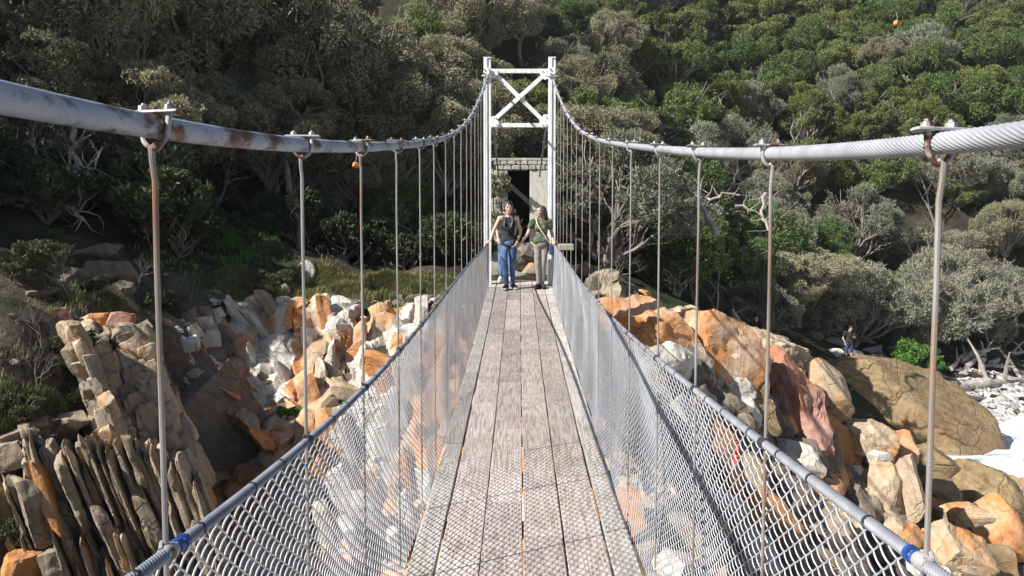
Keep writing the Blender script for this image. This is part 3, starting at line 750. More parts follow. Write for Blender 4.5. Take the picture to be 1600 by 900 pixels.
def px_rock(name, px, py, d, w, h, ang, mat, seed, label, cat='boulder', group=None, depth=None, parent=None, base=None, settle=True, yaw=0.0, yj=1.0, **kw):
    """boulder whose outline covers w x h photo pixels round (px,py) at depth d, turned ang degrees clockwise in the picture"""
    if settle:      # rest it on the ground along its own line of sight
        hz = h / F * d / 2; dd = d - 0.7
        while dd < d + (max(2.2, 0.2 * d) if parent is None else 1.0):
            c = at(px, py, dd)
            if c.z - H(c.x, c.y) < (0.25 if parent is None else -0.05) * hz: d = dd; break
            dd += 0.1
    c = at(px, py, d); sx = w / F * d / 2; sz = h / F * d / 2; sy = depth / 2 if depth else 0.75 * (min(sx, sz) * 0.6 + max(sx, sz) * 0.4)
    c = c + Vector((0, sy * 0.35, 0))
    r = random.Random(seed)
    rot = (r.uniform(-0.12, 0.12), math.radians(ang), r.uniform(-0.25, 0.25) * yj + yaw + math.atan((800 - px) / F))
    if parent is not None: c = c - base
    o = make_rock(name, c, (sx, sy, sz), mat, seed, rot, parent, **kw)
    if label: tag(o, label, cat, group)
    return o

G_R = 'boulders heaped below the right side of the bridge'
RB = [
 # name px py d w h ang mat seed label kw
 (1003, 522, 18.3, 205, 120, 21, 'orange', 3, 'big orange weathered boulder beside the right handrail, lowest end of the orange ridge', dict(facets=6, grooves=0.05, gfreq=4, sub=5, rough=.1, gaxis=(.5, 0, 1))),
 (1112, 548, 18.6, 200, 122, 22, 'orange', 12, 'orange boulder with pale patches in the middle of the ridge right of the bridge', dict(facets=6, grooves=0.05, gfreq=4, sub=5, rough=.1, gaxis=(.5, 0, 1))),
 (1098, 530, 17.9, 44, 70, 12, 'orange', 13, 'dark edged orange flake standing out from the middle of the orange ridge', dict(facets=10, sub=4)),
 (1200, 556, 19.2, 150, 66, 21, 'cream', 21, 'cream slab with a pointed right end at the far end of the orange ridge', dict(facets=9, grooves=0.05, sub=5, rough=.14)),
 (1160, 558, 18.6, 60, 70, 10, 'cream', 22, 'cream rock with toothed lower edge on the orange ridge', dict(facets=10, grooves=0.12, gfreq=6, sub=4)),
 (1040, 590, 17.2, 110, 110, 28, 'white', 23, 'whitish grey rock under the orange ridge, just beyond the right handrail', dict(facets=8, grooves=0.1, gfreq=5, gaxis=(1, 0, .5), sub=5)),
 (1085, 600, 17.0, 50, 115, -22, 'white', 24, 'narrow grey rock fin below the orange ridge', dict(facets=8, grooves=0.12, gfreq=6, sub=4)),
 (1140, 606, 17.6, 78, 66, -6, 'white', 25, 'cracked whitish boulder with a mossy left side below the orange ridge', dict(facets=14, rough=.14, sub=5)),
 (1122, 560, 18.0, 60, 36, -8, 'white', 26, 'small pale wedge of rock under the orange ridge', dict(facets=10, sub=4)),
 (1160, 652, 17.2, 56, 78, -30, 'white', 27, 'pale split boulder just above the right handrail', dict(facets=12, grooves=0.1, sub=4)),
 (1185, 640, 17.9, 44, 60, 30, 'cream', 28, 'small tan boulder left of the tall red boulder', dict(facets=12, sub=4)),
 (1242, 634, 18.5, 112, 184, -19, 'red', 31, 'tall purple red boulder standing tilted among the pale rocks', dict(facets=9, grooves=0.07, gfreq=6, gaxis=(1, 0, 0.1), sub=5, rough=.12, taper=.2)),
 (1252, 716, 17.5, 92, 52, 14, 'white', 32, 'pale grey boulder at the foot of the tall red boulder', dict(facets=12, sub=4, grooves=.08)),
 (1300, 615, 20.0, 56, 118, -24, 'cream', 33, 'cream orange curved boulder between the red boulder and the big brown boulder', dict(facets=9, sub=4, grooves=.06)),
 (1325, 705, 18.8, 50, 130, -24, 'orange', 34, 'long orange boulder leaning right below the big brown boulder', dict(facets=8, sub=5, grooves=.08, gfreq=4)),
 (1366, 690, 19.6, 84, 60, 28, 'cream', 35, 'folded cream boulder in front of the big brown boulder', dict(facets=11, sub=5, grooves=.1, gfreq=5, gaxis=(.3, 0, 1))),
 (1375, 722, 19.2, 44, 40, 30, 'white', 36, 'small pale angular rock under the folded cream boulder', dict(facets=10, sub=3)),
 (1412, 708, 20.4, 52, 66, -24, 'orange', 37, 'rusty orange boulder at the foot of the big brown boulder', dict(facets=9, sub=4)),
 (1388, 785, 18.4, 66, 125, -14, 'cream', 38, 'pale upright boulder with a split right side above the blue taped rail', dict(facets=9, sub=5, grooves=.05, gaxis=(1, 0, 0.2))),
 (1428, 765, 18.6, 30, 105, -16, 'cream', 39, 'thin cream slab leaning on the pale upright boulder', dict(boxy=.75, facets=3, sub=4, grooves=.18, gfreq=8)),
 (1405, 835, 17.8, 60, 50, 12, 'cream', 40, 'rounded cream rock under the pale upright boulder', dict(facets=10, sub=4)),
 (1340, 745, 18.8, 50, 36, 30, 'white', 41, 'small pale rock in the shadow left of the pale upright boulder', dict(facets=10, sub=3)),
 (1310, 752, 18.0, 46, 40, 40, 'orange', 42, 'small orange rock in a dark gap below the long orange boulder', dict(facets=10, sub=3)),
 (1452, 730, 22.5, 92, 66, 22, 'brown', 43, 'tan brown boulder against the lower edge of the big brown boulder', dict(facets=9, sub=4)),
 (1470, 775, 21.5, 60, 70, -30, 'brown', 44, 'brown rock wedged beneath the tan brown boulder', dict(facets=9, sub=4)),
 (1545, 782, 24.0, 135, 100, 24, 'brown', 45, 'wet looking brown ridged boulder beside the surf', dict(facets=7, sub=5, grooves=.05, gaxis=(1, 0, 0.4))),
 (1600, 800, 24.5, 90, 110, -20, 'brown', 46, 'dark brown boulder at the right edge of the picture beside the surf', dict(facets=9, sub=4, grooves=.08)),
 (1466, 812, 19.0, 62, 80, -14, 'orange', 47, 'orange cream boulder right of the first hanger on the right', dict(facets=10, sub=4, grooves=.08)),
 (1505, 806, 20.0, 100, 34, -8, 'cream', 48, 'flat cream slab lying behind the large orange tan boulder', dict(facets=9, sub=4)),
 (1553, 845, 19.0, 112, 120, -28, 'orange', 49, 'large smooth orange tan boulder in the lower right corner', dict(facets=6, sub=5, rough=.06)),
 (1500, 880, 18.2, 120, 110, 24, 'cream', 50, 'pale tan wrinkled boulder in front of the large orange tan boulder', dict(facets=8, sub=5, grooves=.07, gaxis=(.5, 0, 1))),
 (1440, 905, 17.2, 110, 70, 18, 'white', 51, 'pale boulder at the bottom edge right of the blue taped rail', dict(facets=9, sub=4, grooves=.06)),
 (1585, 905, 19.0, 70, 50, 10, 'dark', 52, 'dark boulder in the bottom right corner', dict(facets=9, sub=3)),
 (1290, 795, 16.6, 70, 60, 20, 'orange', 53, 'orange brown boulder seen through the right mesh near its top', dict(facets=9, sub=4)),
 (1330, 840, 16.4, 60, 70, -18, 'cream', 54, 'tan boulder seen through the right mesh below the pale upright boulder', dict(facets=9, sub=4)),
 (1130, 735, 15.6, 90, 170, -20, 'orange', 55, 'tall orange boulder seen through the right mesh behind the tag', dict(facets=9, sub=4, grooves=.06)),
 (1060, 690, 15.8, 110, 130, -24, 'white', 56, 'large grey white boulder seen through the upper part of the right mesh', dict(facets=9, sub=4, grooves=.08)),
 (1010, 620, 16.6, 90, 100, -24, 'cream', 57, 'pale orange boulder seen through the right mesh halfway along the bridge', dict(facets=9, sub=4)),
 (1215, 800, 15.4, 90, 80, 20, 'dark', 58, 'dark brown boulder seen through the right mesh', dict(facets=9, sub=4)),
 (1080, 850, 13.6, 130, 100, 20, 'dark', 59, 'dark boulder low behind the right mesh', dict(facets=9, sub=4)),
 (1275, 890, 15.0, 110, 70, 20, 'cream', 60, 'tan boulder low behind the right mesh near the bottom edge', dict(facets=9, sub=4)),
 # shaded rocks behind the orange ridge
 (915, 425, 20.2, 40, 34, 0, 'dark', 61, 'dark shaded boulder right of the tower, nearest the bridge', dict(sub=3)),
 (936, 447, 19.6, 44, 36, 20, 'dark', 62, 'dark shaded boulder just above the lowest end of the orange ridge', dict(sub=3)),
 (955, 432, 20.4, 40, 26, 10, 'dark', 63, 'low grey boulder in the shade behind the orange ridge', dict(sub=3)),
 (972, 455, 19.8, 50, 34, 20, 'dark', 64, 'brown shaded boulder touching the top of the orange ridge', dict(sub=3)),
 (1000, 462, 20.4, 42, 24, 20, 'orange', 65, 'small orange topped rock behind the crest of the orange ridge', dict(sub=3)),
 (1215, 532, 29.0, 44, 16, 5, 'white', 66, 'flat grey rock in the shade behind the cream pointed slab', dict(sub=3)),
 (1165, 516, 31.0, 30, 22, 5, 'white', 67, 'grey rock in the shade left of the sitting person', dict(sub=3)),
]
G_S = 'shore rocks round the standing man'
for k in range(16):
    r = random.Random(300 + k)
    RB.append((1272 + k * 13 + r.uniform(-4, 4), 552 - 22 * (k % 3 == 0) + r.uniform(-5, 6), 39.6 + 2.2 * (k % 3 == 0) + r.uniform(-.4, .8), r.uniform(22, 46), r.uniform(13, 24), r.uniform(-20, 20), 'white' if k % 4 else 'dark', 320 + k, None, dict(sub=3, facets=10)))
ordn = ['first', 'second', 'third', 'fourth', 'fifth', 'sixth', 'seventh', 'eighth', 'ninth', 'tenth', 'eleventh', 'twelfth', 'thirteenth', 'fourteenth', 'fifteenth', 'sixteenth', 'seventeenth', 'eighteenth', 'nineteenth', 'twentieth']
def ordinal(i):
    tens = ['', '', 'twenty', 'thirty', 'forty', 'fifty']
    return ordn[i] if i < 20 else (tens[(i + 1) // 10] + ('-' + ordn[i % 10] if (i + 1) % 10 else 'th')).replace('tyth', 'tieth')
_sh = 0
for (px, py, d, w, h, ang, mt, sd, lab, kw) in RB:
    grp = G_R
    if lab is None: lab = '%s shore rock behind the standing man, %s from the left along the shore' % ('grey white' if mt == 'white' else 'dark', ordinal(_sh)); _sh += 1; grp = G_S
    px_rock('boulder', px, py, d, w, h, ang, mt, sd, lab, 'boulder', grp, **kw)
# the big brown boulder on the shore
P, Fc = rock_geo(77, (4.75, 2.8, 3.0), sub=5, facets=4, rough=0.08, grooves=0.012, gfreq=1.5, gaxis=(0.2, 0.2, 1))
_c = at(1412, 668, 34.0)
me = np_mesh('boulder', P, Fc, M['brown'], True, 40)
o = link_mesh('boulder', me, None, loc=_c + Vector((0, 1.2, -0.2)), rot=(0.06, math.radians(13), -0.12))
tag(o, 'huge smooth olive brown boulder beside the surf with the standing man above it', 'boulder')
_c = at(1305, 610, 35.5)
make_rock('boulder', _c + Vector((0, 0.6, 0)), (1.5, 2.0, 1.35), 'brown', 78, (0, 0.2, 0.2), sub=5, facets=6, rough=.06)
tag(bpy.data.objects['boulder' if False else COL.objects[-1].name], 'mossy brown shoulder of rock left of the huge brown boulder, under the standing man', 'boulder')

# solid bedrock of the gorge walls: refined sheets laid over the ground
def bedrock(name, xr, yr, st, mats, axis, amp, seed, fade=0.6):
    xs = np.arange(xr[0], xr[1], st); ys = np.arange(yr[0], yr[1], st); X, Y = np.meshgrid(xs, ys); n, m_ = X.shape
    Z = Hn(X, Y); gy, gx = np.gradient(Z, st); N_ = np.stack([-gx, -gy, np.ones_like(Z)], -1); N_ /= np.linalg.norm(N_, axis=2)[:, :, None]
    P = np.stack([X, Y, Z], -1).reshape(-1, 3); N_ = N_.reshape(-1, 3)
    ax = np.array(axis, float); ax /= np.linalg.norm(ax)
    c = P @ ax + 0.35 * fbm(P * 0.9, seed, 3); z0 = np.zeros_like(c)
    n1 = vnoise(np.stack([c * 2.6, z0, z0], 1), seed + 1); n2 = vnoise(np.stack([c * 7.0, z0, z0], 1), seed + 2)
    cross = vnoise(np.stack([np.floor(c * 2.6) * 3.1, (P @ np.cross(ax, [0, 1, 0])) * 1.6, z0], 1), seed + 4)
    d = amp * (0.6 * np.tanh(n1 * 4) + 0.3 * np.tanh(n2 * 3) + 0.35 * np.tanh(cross * 5) + 0.5 * (0.4 - np.abs(fbm(P * 2.4, seed + 3, 3)) * 1.7))
    e = np.minimum(np.minimum(X - xr[0], xr[1] - X), np.minimum(Y - yr[0], yr[1] - Y)).ravel(); k = np.clip(e / fade, 0, 1)
    V = P + N_ * ((d + amp * 0.6 + 0.03) * k - 0.12 * (1 - k))[:, None]
    i = np.arange(n * m_).reshape(n, m_); Fc = np.stack([i[:-1, :-1].ravel(), i[:-1, 1:].ravel(), i[1:, 1:].ravel(), i[1:, :-1].ravel()], 1)
    me = np_mesh(name, V, Fc, M[mats[0]], True, 24)
    for q in mats[1:]: me.materials.append(M[q])
    cen = V[Fc].mean(1); cc = cen @ ax + 0.35 * fbm(cen * 0.9, seed, 3); band = vnoise(np.stack([cc * 1.1, np.zeros_like(cc), np.floor(cen[:, 2] * .5)], 1), seed + 8)
    me.polygons.foreach_set('material_index', np.clip(((band * 0.75 + 0.5) * len(mats)).astype(int), 0, len(mats) - 1).astype(np.int32)); me.update()
    tag(link_mesh(name, me), kind='structure')
bedrock('cliff', (-6.0, 0.9), (10.2, 17.0), 0.045, ['white', 'cream', 'orange', 'white'], (1, -0.1, 0.32), 0.2, 71)
bedrock('cliff', (0.9, 9.6), (11.8, 19.8), 0.06, ['dark', 'strata', 'dark', 'orange'], (0.8, 0.2, 0.5), 0.26, 72)
# left: steep layered outcrops
def outcrop(name, label, base, cat='rock outcrop'):
    e = empty(name, base); tag(e, label, cat); return e
def slabs(e, lst, pname='rock_slab'):
    b = Vector(e.location)
    for (px, py, d, w, h, ang, mt, sd, kw) in lst:
        px_rock(pname, px, py, d, w, h, ang, mt, sd, None, parent=e, base=b, **kw)
def inside(poly, x, y):
    c = False; n = len(poly)
    for i in range(n):
        x1, y1 = poly[i]; x2, y2 = poly[(i + 1) % n]
        if (y1 > y) != (y2 > y) and x < (x2 - x1) * (y - y1) / (y2 - y1) + x1: c = not c
    return c
def ground_px(px, py, d0=6.0, d1=120.0):
    d = d0; st = 0.15
    while d < d1:
        p = at(px, py, d)
        if p.z < H(p.x, p.y): return p
        d += st; st *= 1.02
    return None
def fill_face(e, poly, w, h, ang, mats, seed, jit=0.35, stand=0.12, dep=0.8, aj=8, dmax=30, pname='rock_block', pk=0.62, **kw):
    """pack overlapping blocks over the ground seen inside a picture polygon"""
    r = random.Random(seed); b = Vector(e.location); x0 = min(p[0] for p in poly); x1 = max(p[0] for p in poly); y0 = min(p[1] for p in poly); y1 = max(p[1] for p in poly)
    ca, sa = math.cos(math.radians(ang)), math.sin(math.radians(ang)); k = 0; R_ = int((x1 - x0 + y1 - y0) / min(w, h)) + 2
    cx, cy = (x0 + x1) / 2, (y0 + y1) / 2
    for i in range(-R_, R_ + 1):
        for j in range(-R_, R_ + 1):
            u = (i + 0.5 * (j % 2) * 0.6 + r.uniform(-jit, jit)) * w * pk; v = (j + 0.37 * (i % 2) + r.uniform(-jit, jit)) * h * pk
            px = cx + u * ca - v * sa; py = cy + u * sa + v * ca; k += 1
            if not inside(poly, px, py): continue
            p = ground_px(px, py)
            if p is None or p.y > dmax: continue
            d = -(CROT_T @ (p - Vector((0, 0, CAM_Z)))).z + r.uniform(-stand, stand * 0.6)
            sx = w / F * d / 2 * r.uniform(0.65, 1.45); sz = h / F * d / 2 * r.uniform(0.6, 1.6); sy = dep / 2 * r.uniform(0.7, 1.2)
            P, Fc = rock_geo(seed * 100 + k, (sx, sy, sz), **dict(dict(boxy=.8, facets=6, sub=3, rough=.09), **kw))
            me = np_mesh(pname, P, Fc, M[r.choice(mats)], True, 26)
            link_mesh(pname, me, e, loc=at(px, py, d) + Vector((0, sy * 0.3, 0)) - b, rot=(r.uniform(-.12, .12), math.radians(ang + r.uniform(-aj, aj)), r.uniform(-.25, .25) + math.atan((800 - px) / F)))
b0 = at(80, 800, 10.2)
oc = outcrop('rock_outcrop', 'steep ribbed outcrop of thin upright grey brown rock layers, bottom left corner', b0)
L_ = []; r = random.Random(5)
for k in range(66):
    x = -30 + 5.0 * k; top = 690 + r.uniform(-12, 34) + (40 if k < 12 else 0) + 1.7 * max(0, k - 44); y = top; dk_ = 10.0 + r.uniform(-0.22, 0.22)
    while y < 900:
        ln = r.uniform(70, 230); w = r.choice([6, 8, 10, 13, 20]) * r.uniform(.8, 1.2)
        L_.append((x + 0.3 * (y + ln / 2 - 690), y + ln / 2, dk_ - 0.0006 * (y - 690) + r.uniform(-.05, .05), w, ln * 1.06, -16.7 + r.uniform(-.7, .7), r.choice(['strata', 'strata', 'strata', 'strata', 'cream']), 2400 + k * 10 + int(y) % 10,
               dict(boxy=.8, facets=7, sub=4, rough=.13, grooves=.08, gfreq=14, depth=r.uniform(0.45, 0.7), settle=False, yj=.3, steps=.07)))
        y += ln
L_ += [(8, 715, 9.8, 50, 44, -10, 'strata', 470, dict(boxy=.8, facets=8, sub=4, rough=.1, settle=False)), (46, 800, 9.6, 34, 120, -14, 'strata', 471, dict(boxy=.8, facets=6, sub=4, grooves=.1, gfreq=10, depth=.5, rough=.08, settle=False)), (72, 780, 9.65, 16, 130, -15, 'cream', 474, dict(boxy=.8, facets=6, sub=4, grooves=.1, gfreq=10, depth=.5, rough=.08, settle=False)),
       (30, 888, 9.5, 50, 50, 10, 'cream', 472, dict(boxy=.8, facets=9, sub=4, rough=.12, settle=False)), (80, 885, 9.5, 32, 50, -10, 'strata', 473, dict(boxy=.8, facets=9, sub=4, rough=.12, settle=False))]
slabs(oc, L_)
fill_face(oc, [(0, 664), (120, 658), (236, 686), (250, 728), (150, 716), (0, 722)], 30, 22, -10, ['strata', 'dark', 'strata', 'strata'], 59, stand=.3, dep=.7, aj=20, sub=4, rough=.13)
b1 = at(140, 700, 10.6)
oc = outcrop('rock_outcrop', 'narrow blocky rib of tan rock between the ribbed outcrop and the tall tan pillar', b1)
L_ = []; r = random.Random(6)
for k in range(12):
    t = k / 11.0
    for q in range(2): L_.append((102 + 105 * t + 16 * q, 530 + 300 * t - 5 * q, 11.0 - 0.75 * t - 0.08 * q, 20 + 8 * t, 40 + 18 * r.random(), -20 + r.uniform(-3, 3), r.choice(['strata', 'cream', 'strata']), 500 + 2 * k + q, dict(boxy=.8, facets=6, sub=4, rough=.09, grooves=.07, gfreq=9, depth=.7, settle=False)))
L_ += [(88, 500, 11.4, 40, 34, -10, 'red', 512, dict(boxy=.8, sub=4)), (108, 524, 11.3, 30, 24, -10, 'orange', 513, dict(boxy=.8, sub=4))]
slabs(oc, L_, 'rock_block')
b2 = at(200, 620, 11.4)
oc = outcrop('rock_outcrop', 'tall pillar of cracked pinkish tan blocks behind the first hanger on the left', b2)
L_ = []; r = random.Random(7)
for k in range(13):
    t = k / 12.0
    for q in range(5):
        L_.append((128 + 92 * t + q * 23 + r.uniform(-4, 4), 525 + 270 * t + q * 3 + r.uniform(-9, 9), 11.8 - 0.9 * t + 0.07 * q, r.uniform(26, 40), r.uniform(34, 84), -18 + r.uniform(-7, 7), r.choice(['cream', 'strata', 'cream', 'cream', 'strata']), 5200 + 7 * k + q, dict(boxy=.82, facets=7, sub=4, rough=.1, grooves=.08, gfreq=9, depth=.9, settle=False)))
L_ += [(150, 500, 12.0, 34, 24, -10, 'orange', 560, dict(boxy=.8, sub=4, settle=False)), (186, 502, 12.0, 46, 30, -8, 'red', 561, dict(boxy=.8, sub=4, settle=False)), (165, 520, 11.9, 44, 20, -8, 'strata', 562, dict(boxy=.8, sub=4, settle=False)), (195, 528, 11.8, 46, 20, -12, 'strata', 563, dict(boxy=.8, sub=4, settle=False)),
       (200, 640, 14.0, 120, 230, -16, 'dark', 566, dict(boxy=.85, sub=4, grooves=.05, depth=2.2, settle=False)), (266, 610, 14.6, 56, 190, -14, 'dark', 567, dict(boxy=.85, sub=4, grooves=.05, depth=1.6, settle=False)), (290, 550, 15.0, 44, 80, -14, 'dark', 568, dict(boxy=.85, sub=4, grooves=.05, depth=1.0, settle=False)), (262, 810, 12.2, 70, 240, -16, 'dark', 564, dict(boxy=.85, sub=4, grooves=.08, depth=1.2, settle=False)), (225, 670, 12.9, 100, 330, -17, 'dark', 565, dict(boxy=.85, sub=4, grooves=.05, depth=.9, settle=False))]  # deep dark masses behind the pillar, added to shade the gully rock face
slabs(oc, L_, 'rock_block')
px_rock('boulder', 345, 712, 13.7, 190, 270, -26, 'dark', 81, 'big smooth rock face coloured dark for shade deep in the gully left of the bridge', 'rock face', depth=0.45, sub=5, boxy=.85, facets=5, rough=.05, yaw=0.5, settle=False)  # dark material stands in for cave shade on an orange face
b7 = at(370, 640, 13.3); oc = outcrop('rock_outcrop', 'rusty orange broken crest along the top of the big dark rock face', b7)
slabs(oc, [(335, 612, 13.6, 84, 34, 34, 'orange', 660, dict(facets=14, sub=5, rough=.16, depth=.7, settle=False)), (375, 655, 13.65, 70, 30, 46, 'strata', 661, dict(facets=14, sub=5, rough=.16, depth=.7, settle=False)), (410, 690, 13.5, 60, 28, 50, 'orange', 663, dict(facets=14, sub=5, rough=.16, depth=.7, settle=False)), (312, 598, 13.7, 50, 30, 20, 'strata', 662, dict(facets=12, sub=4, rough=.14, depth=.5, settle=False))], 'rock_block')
b3 = at(400, 560, 15.6)
oc = outcrop('rock_outcrop', 'crumbling whitish grey rock layers leaning right, below the grassy patch on the left bank', b3)
fill_face(oc, [(335, 500), (380, 490), (440, 500), (462, 560), (470, 650), (430, 690), (390, 660), (350, 590)], 17, 105, -31, ['white', 'white', 'white', 'strata', 'cream', 'white'], 60, pk=.8, grooves=.1, gfreq=9, dep=.5, stand=.06, aj=6, rough=.12, sub=4)
fill_face(oc, [(280, 500), (335, 480), (370, 600), (330, 610), (280, 560)], 30, 30, -20, ['dark', 'white', 'dark'], 61, stand=.2, dep=.5)
fill_face(oc, [(370, 640), (470, 640), (480, 760), (420, 800), (400, 700)], 38, 40, -20, ['cream', 'white', 'cream'], 62, pk=.8, stand=.2, dep=.5)
b4 = at(570, 560, 15.4)
oc = outcrop('rock_outcrop', 'blocky orange and white cliff face under the grass ledge left of the bridge', b4)
fill_face(oc, [(484, 518), (540, 514), (540, 600), (484, 640)], 16, 90, -5, ['white', 'white', 'cream', 'orange', 'white'], 63, pk=.8, stand=.05, grooves=.1, gfreq=9, aj=4, dep=.5, rough=.12, sub=4)
fill_face(oc, [(536, 524), (612, 520), (612, 640), (536, 640)], 24, 105, -4, ['orange', 'orange', 'orange', 'cream'], 64, pk=.8, stand=.05, rough=.08, aj=3, dep=.5, sub=4)
fill_face(oc, [(606, 512), (650, 502), (690, 510), (690, 580), (610, 640)], 30, 70, 4, ['orange', 'white', 'orange', 'white'], 65, pk=.8, stand=.05, aj=5, dep=.5, rough=.11, sub=4)
fill_face(oc, [(470, 640), (560, 620), (690, 580), (740, 560), (770, 640), (720, 900), (440, 900), (480, 760)], 34, 110, -13, ['cream', 'white', 'cream', 'orange', 'white'], 66, pk=.8, stand=.08, grooves=.1, gfreq=8, rough=.12, dep=.6)
b5 = at(1100, 760, 15)
oc = outcrop('rock_outcrop', 'jumbled grey and orange rock slope seen through the right mesh', b5)
fill_face(oc, [(940, 560), (1040, 600), (1130, 680), (1230, 760), (1330, 860), (1400, 920), (1000, 920), (960, 760)], 84, 100, -20, ['white', 'cream', 'orange', 'dark', 'dark'], 67, pk=.8, stand=.3, aj=25, dep=1.2, boxy=0, facets=12, sub=3, rough=.12)
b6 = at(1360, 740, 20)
oc = outcrop('rock_outcrop', 'rock fill coloured dark for the shadowed gaps between the boulders right of the bridge', b6)
fill_face(oc, [(1120, 580), (1260, 580), (1330, 640), (1420, 720), (1600, 780), (1600, 900), (1420, 900), (1300, 800), (1200, 700)], 70, 70, 10, ['dark', 'dark', 'brown', 'orange'], 68, pk=.8, stand=.1, aj=30, dep=1.0, boxy=0, facets=12, sub=3, rough=.12)  # mostly dark materials put the gap shadow into the rock colour
# shaded rocks on the left slope
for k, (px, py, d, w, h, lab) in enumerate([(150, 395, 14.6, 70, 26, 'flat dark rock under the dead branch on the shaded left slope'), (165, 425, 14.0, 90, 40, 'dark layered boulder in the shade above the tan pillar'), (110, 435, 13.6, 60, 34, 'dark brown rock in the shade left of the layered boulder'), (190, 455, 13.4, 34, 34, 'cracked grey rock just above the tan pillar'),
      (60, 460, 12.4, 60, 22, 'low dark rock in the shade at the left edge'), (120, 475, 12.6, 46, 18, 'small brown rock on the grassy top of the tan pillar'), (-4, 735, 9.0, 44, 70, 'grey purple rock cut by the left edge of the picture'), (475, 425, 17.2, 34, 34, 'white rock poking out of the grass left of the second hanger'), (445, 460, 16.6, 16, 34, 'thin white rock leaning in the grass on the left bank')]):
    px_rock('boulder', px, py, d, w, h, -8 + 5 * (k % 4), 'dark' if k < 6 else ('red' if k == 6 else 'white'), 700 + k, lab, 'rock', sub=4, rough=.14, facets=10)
# dry stone wall under the ledge
ws = empty('dry_stone_wall', at(660, 480, 16.9)); tag(ws, 'low dry stone wall of flat brown stones under the grass ledge, left of the deck end', 'wall')
r = random.Random(15); wb = Vector(ws.location)
for row in range(5):
    x = 612 + r.uniform(0, 8) + 3 * row
    while x < 765:
        w = r.uniform(12, 26); c = at(x + w / 2, 464 + row * 8.0, 17.0 - 0.06 * row)
        make_rock('stone', c - wb, (w / F * 17 / 2, 0.16, 0.05), 'dark', 900 + int(x) + row * 200, (0, r.uniform(-.06, .06), r.uniform(-.1, .1)), ws, sub=2, boxy=.8, facets=3, rough=.1)
        x += w + 1.0

# ------------------------------------------------------------------ vegetation
def crown_mesh(name, seed, R, hz, nl, nleaf, ll, lw, mat, zc, droop=0.0, lobe=(0.32, 0.5), gap=-0.15, up=0.35):
    """leafy crown: small bent leaf faces spread over and inside overlapping lobes, thinned by noise so that gaps show"""
    r = np.random.RandomState(seed)
    cs = []; rs = []
    while len(cs) < nl:
        p = r.uniform(-1, 1, 3)
        if np.linalg.norm(p) > 1 or p[2] < -0.75: continue
        p *= 0.78; p[2] = p[2] * 0.9 + 0.1
        cs.append(p * np.array([R, R, hz])); rs.append(R * r.uniform(*lobe) * (1.0 - 0.25 * np.hypot(p[0], p[1])))
    cs = np.array(cs); rs = np.array(rs)
    n0 = int(nleaf * 2.3)
    li = r.choice(nl, n0, p=rs ** 2 / (rs ** 2).sum())
    d = r.normal(0, 1, (n0, 3)); d[:, 2] = d[:, 2] * 0.8 + 0.25; d /= np.linalg.norm(d, axis=1)[:, None]
    rad = np.clip(1.0 - np.abs(r.normal(0, 0.16, n0)), 0.4, 1.12)
    sq = np.array([1, 1, 0.72])
    P = cs[li] + d * (rs[li] * rad)[:, None] * sq
    clump = fbm(P * (2.2 / (R * 0.33)) * 0.55 + seed, seed, 2)
    keep = clump > gap - 0.1
    for a in range(nl):     # drop leaves buried deep in other lobes
        q = (P - cs[a]) / sq; keep &= ~((np.linalg.norm(q, axis=1) < rs[a] * 0.62) & (li != a) & (r.rand(n0) < 0.85))
    idx = np.nonzero(keep)[0][:nleaf]; P = P[idx]; d = d[idx]; n = len(P)
    # twig ends: leaves gather in tufts
    tuft = (vnoise(P * 6.0 / R * 1.4, seed + 2)[:, None]) * 0.12 * R * d * 0.6
    P = P + tuft
    ax = d * 0.7 + r.normal(0, 0.55, (n, 3)) + np.array([0, 0, up - droop]); ax /= np.linalg.norm(ax, axis=1)[:, None]
    sd = np.cross(ax, d + r.normal(0, 0.5, (n, 3))); sd /= (np.linalg.norm(sd, axis=1)[:, None] + 1e-9)
    nn = np.cross(sd, ax)
    L = ll * r.uniform(0.7, 1.35, n)[:, None]; Wd = lw * r.uniform(0.7, 1.3, n)[:, None]
    b = P - ax * L * 0.5; t = P + ax * L * 0.5 - nn * L * 0.12; m1 = P + sd * Wd * 0.5 + nn * Wd * 0.12; m2 = P - sd * Wd * 0.5 + nn * Wd * 0.12
    V = np.stack([b, m1, t, m2], 1).reshape(-1, 3) + np.array([0, 0, zc])
    k = np.arange(n)[:, None] * 4
    Fc = np.concatenate([k + np.array([[0, 1, 2]]), k + np.array([[0, 2, 3]])], 0)
    me = np_mesh(name, V, Fc, M[mat], False)
    tint = np.clip(0.5 + 0.5 * clump[idx] * 1.2 + r.normal(0, 0.18, n), 0, 1)
    at_ = me.attributes.new('tint', 'FLOAT', 'FACE'); at_.data.foreach_set('value', np.concatenate([tint, tint]).astype(np.float32))
    return me, cs + np.array([0, 0, zc]), rs
def crooked(r, p0, p1, n, amp):
    pts = []
    L = (p1 - p0).length
    o1 = Vector((r.uniform(-1, 1), r.uniform(-1, 1), r.uniform(-.5, .5))); o2 = Vector((r.uniform(-1, 1), r.uniform(-1, 1), r.uniform(-.5, .5)))
    for i in range(n + 1):
        t = i / n; q = p0.lerp(p1, t) + (o1 * math.sin(3.1 * t) + o2 * math.sin(6.5 * t + 1)) * amp * L * (1 if t < 1 else 1) * min(1, 4 * t)
        pts.append(q)
    return pts
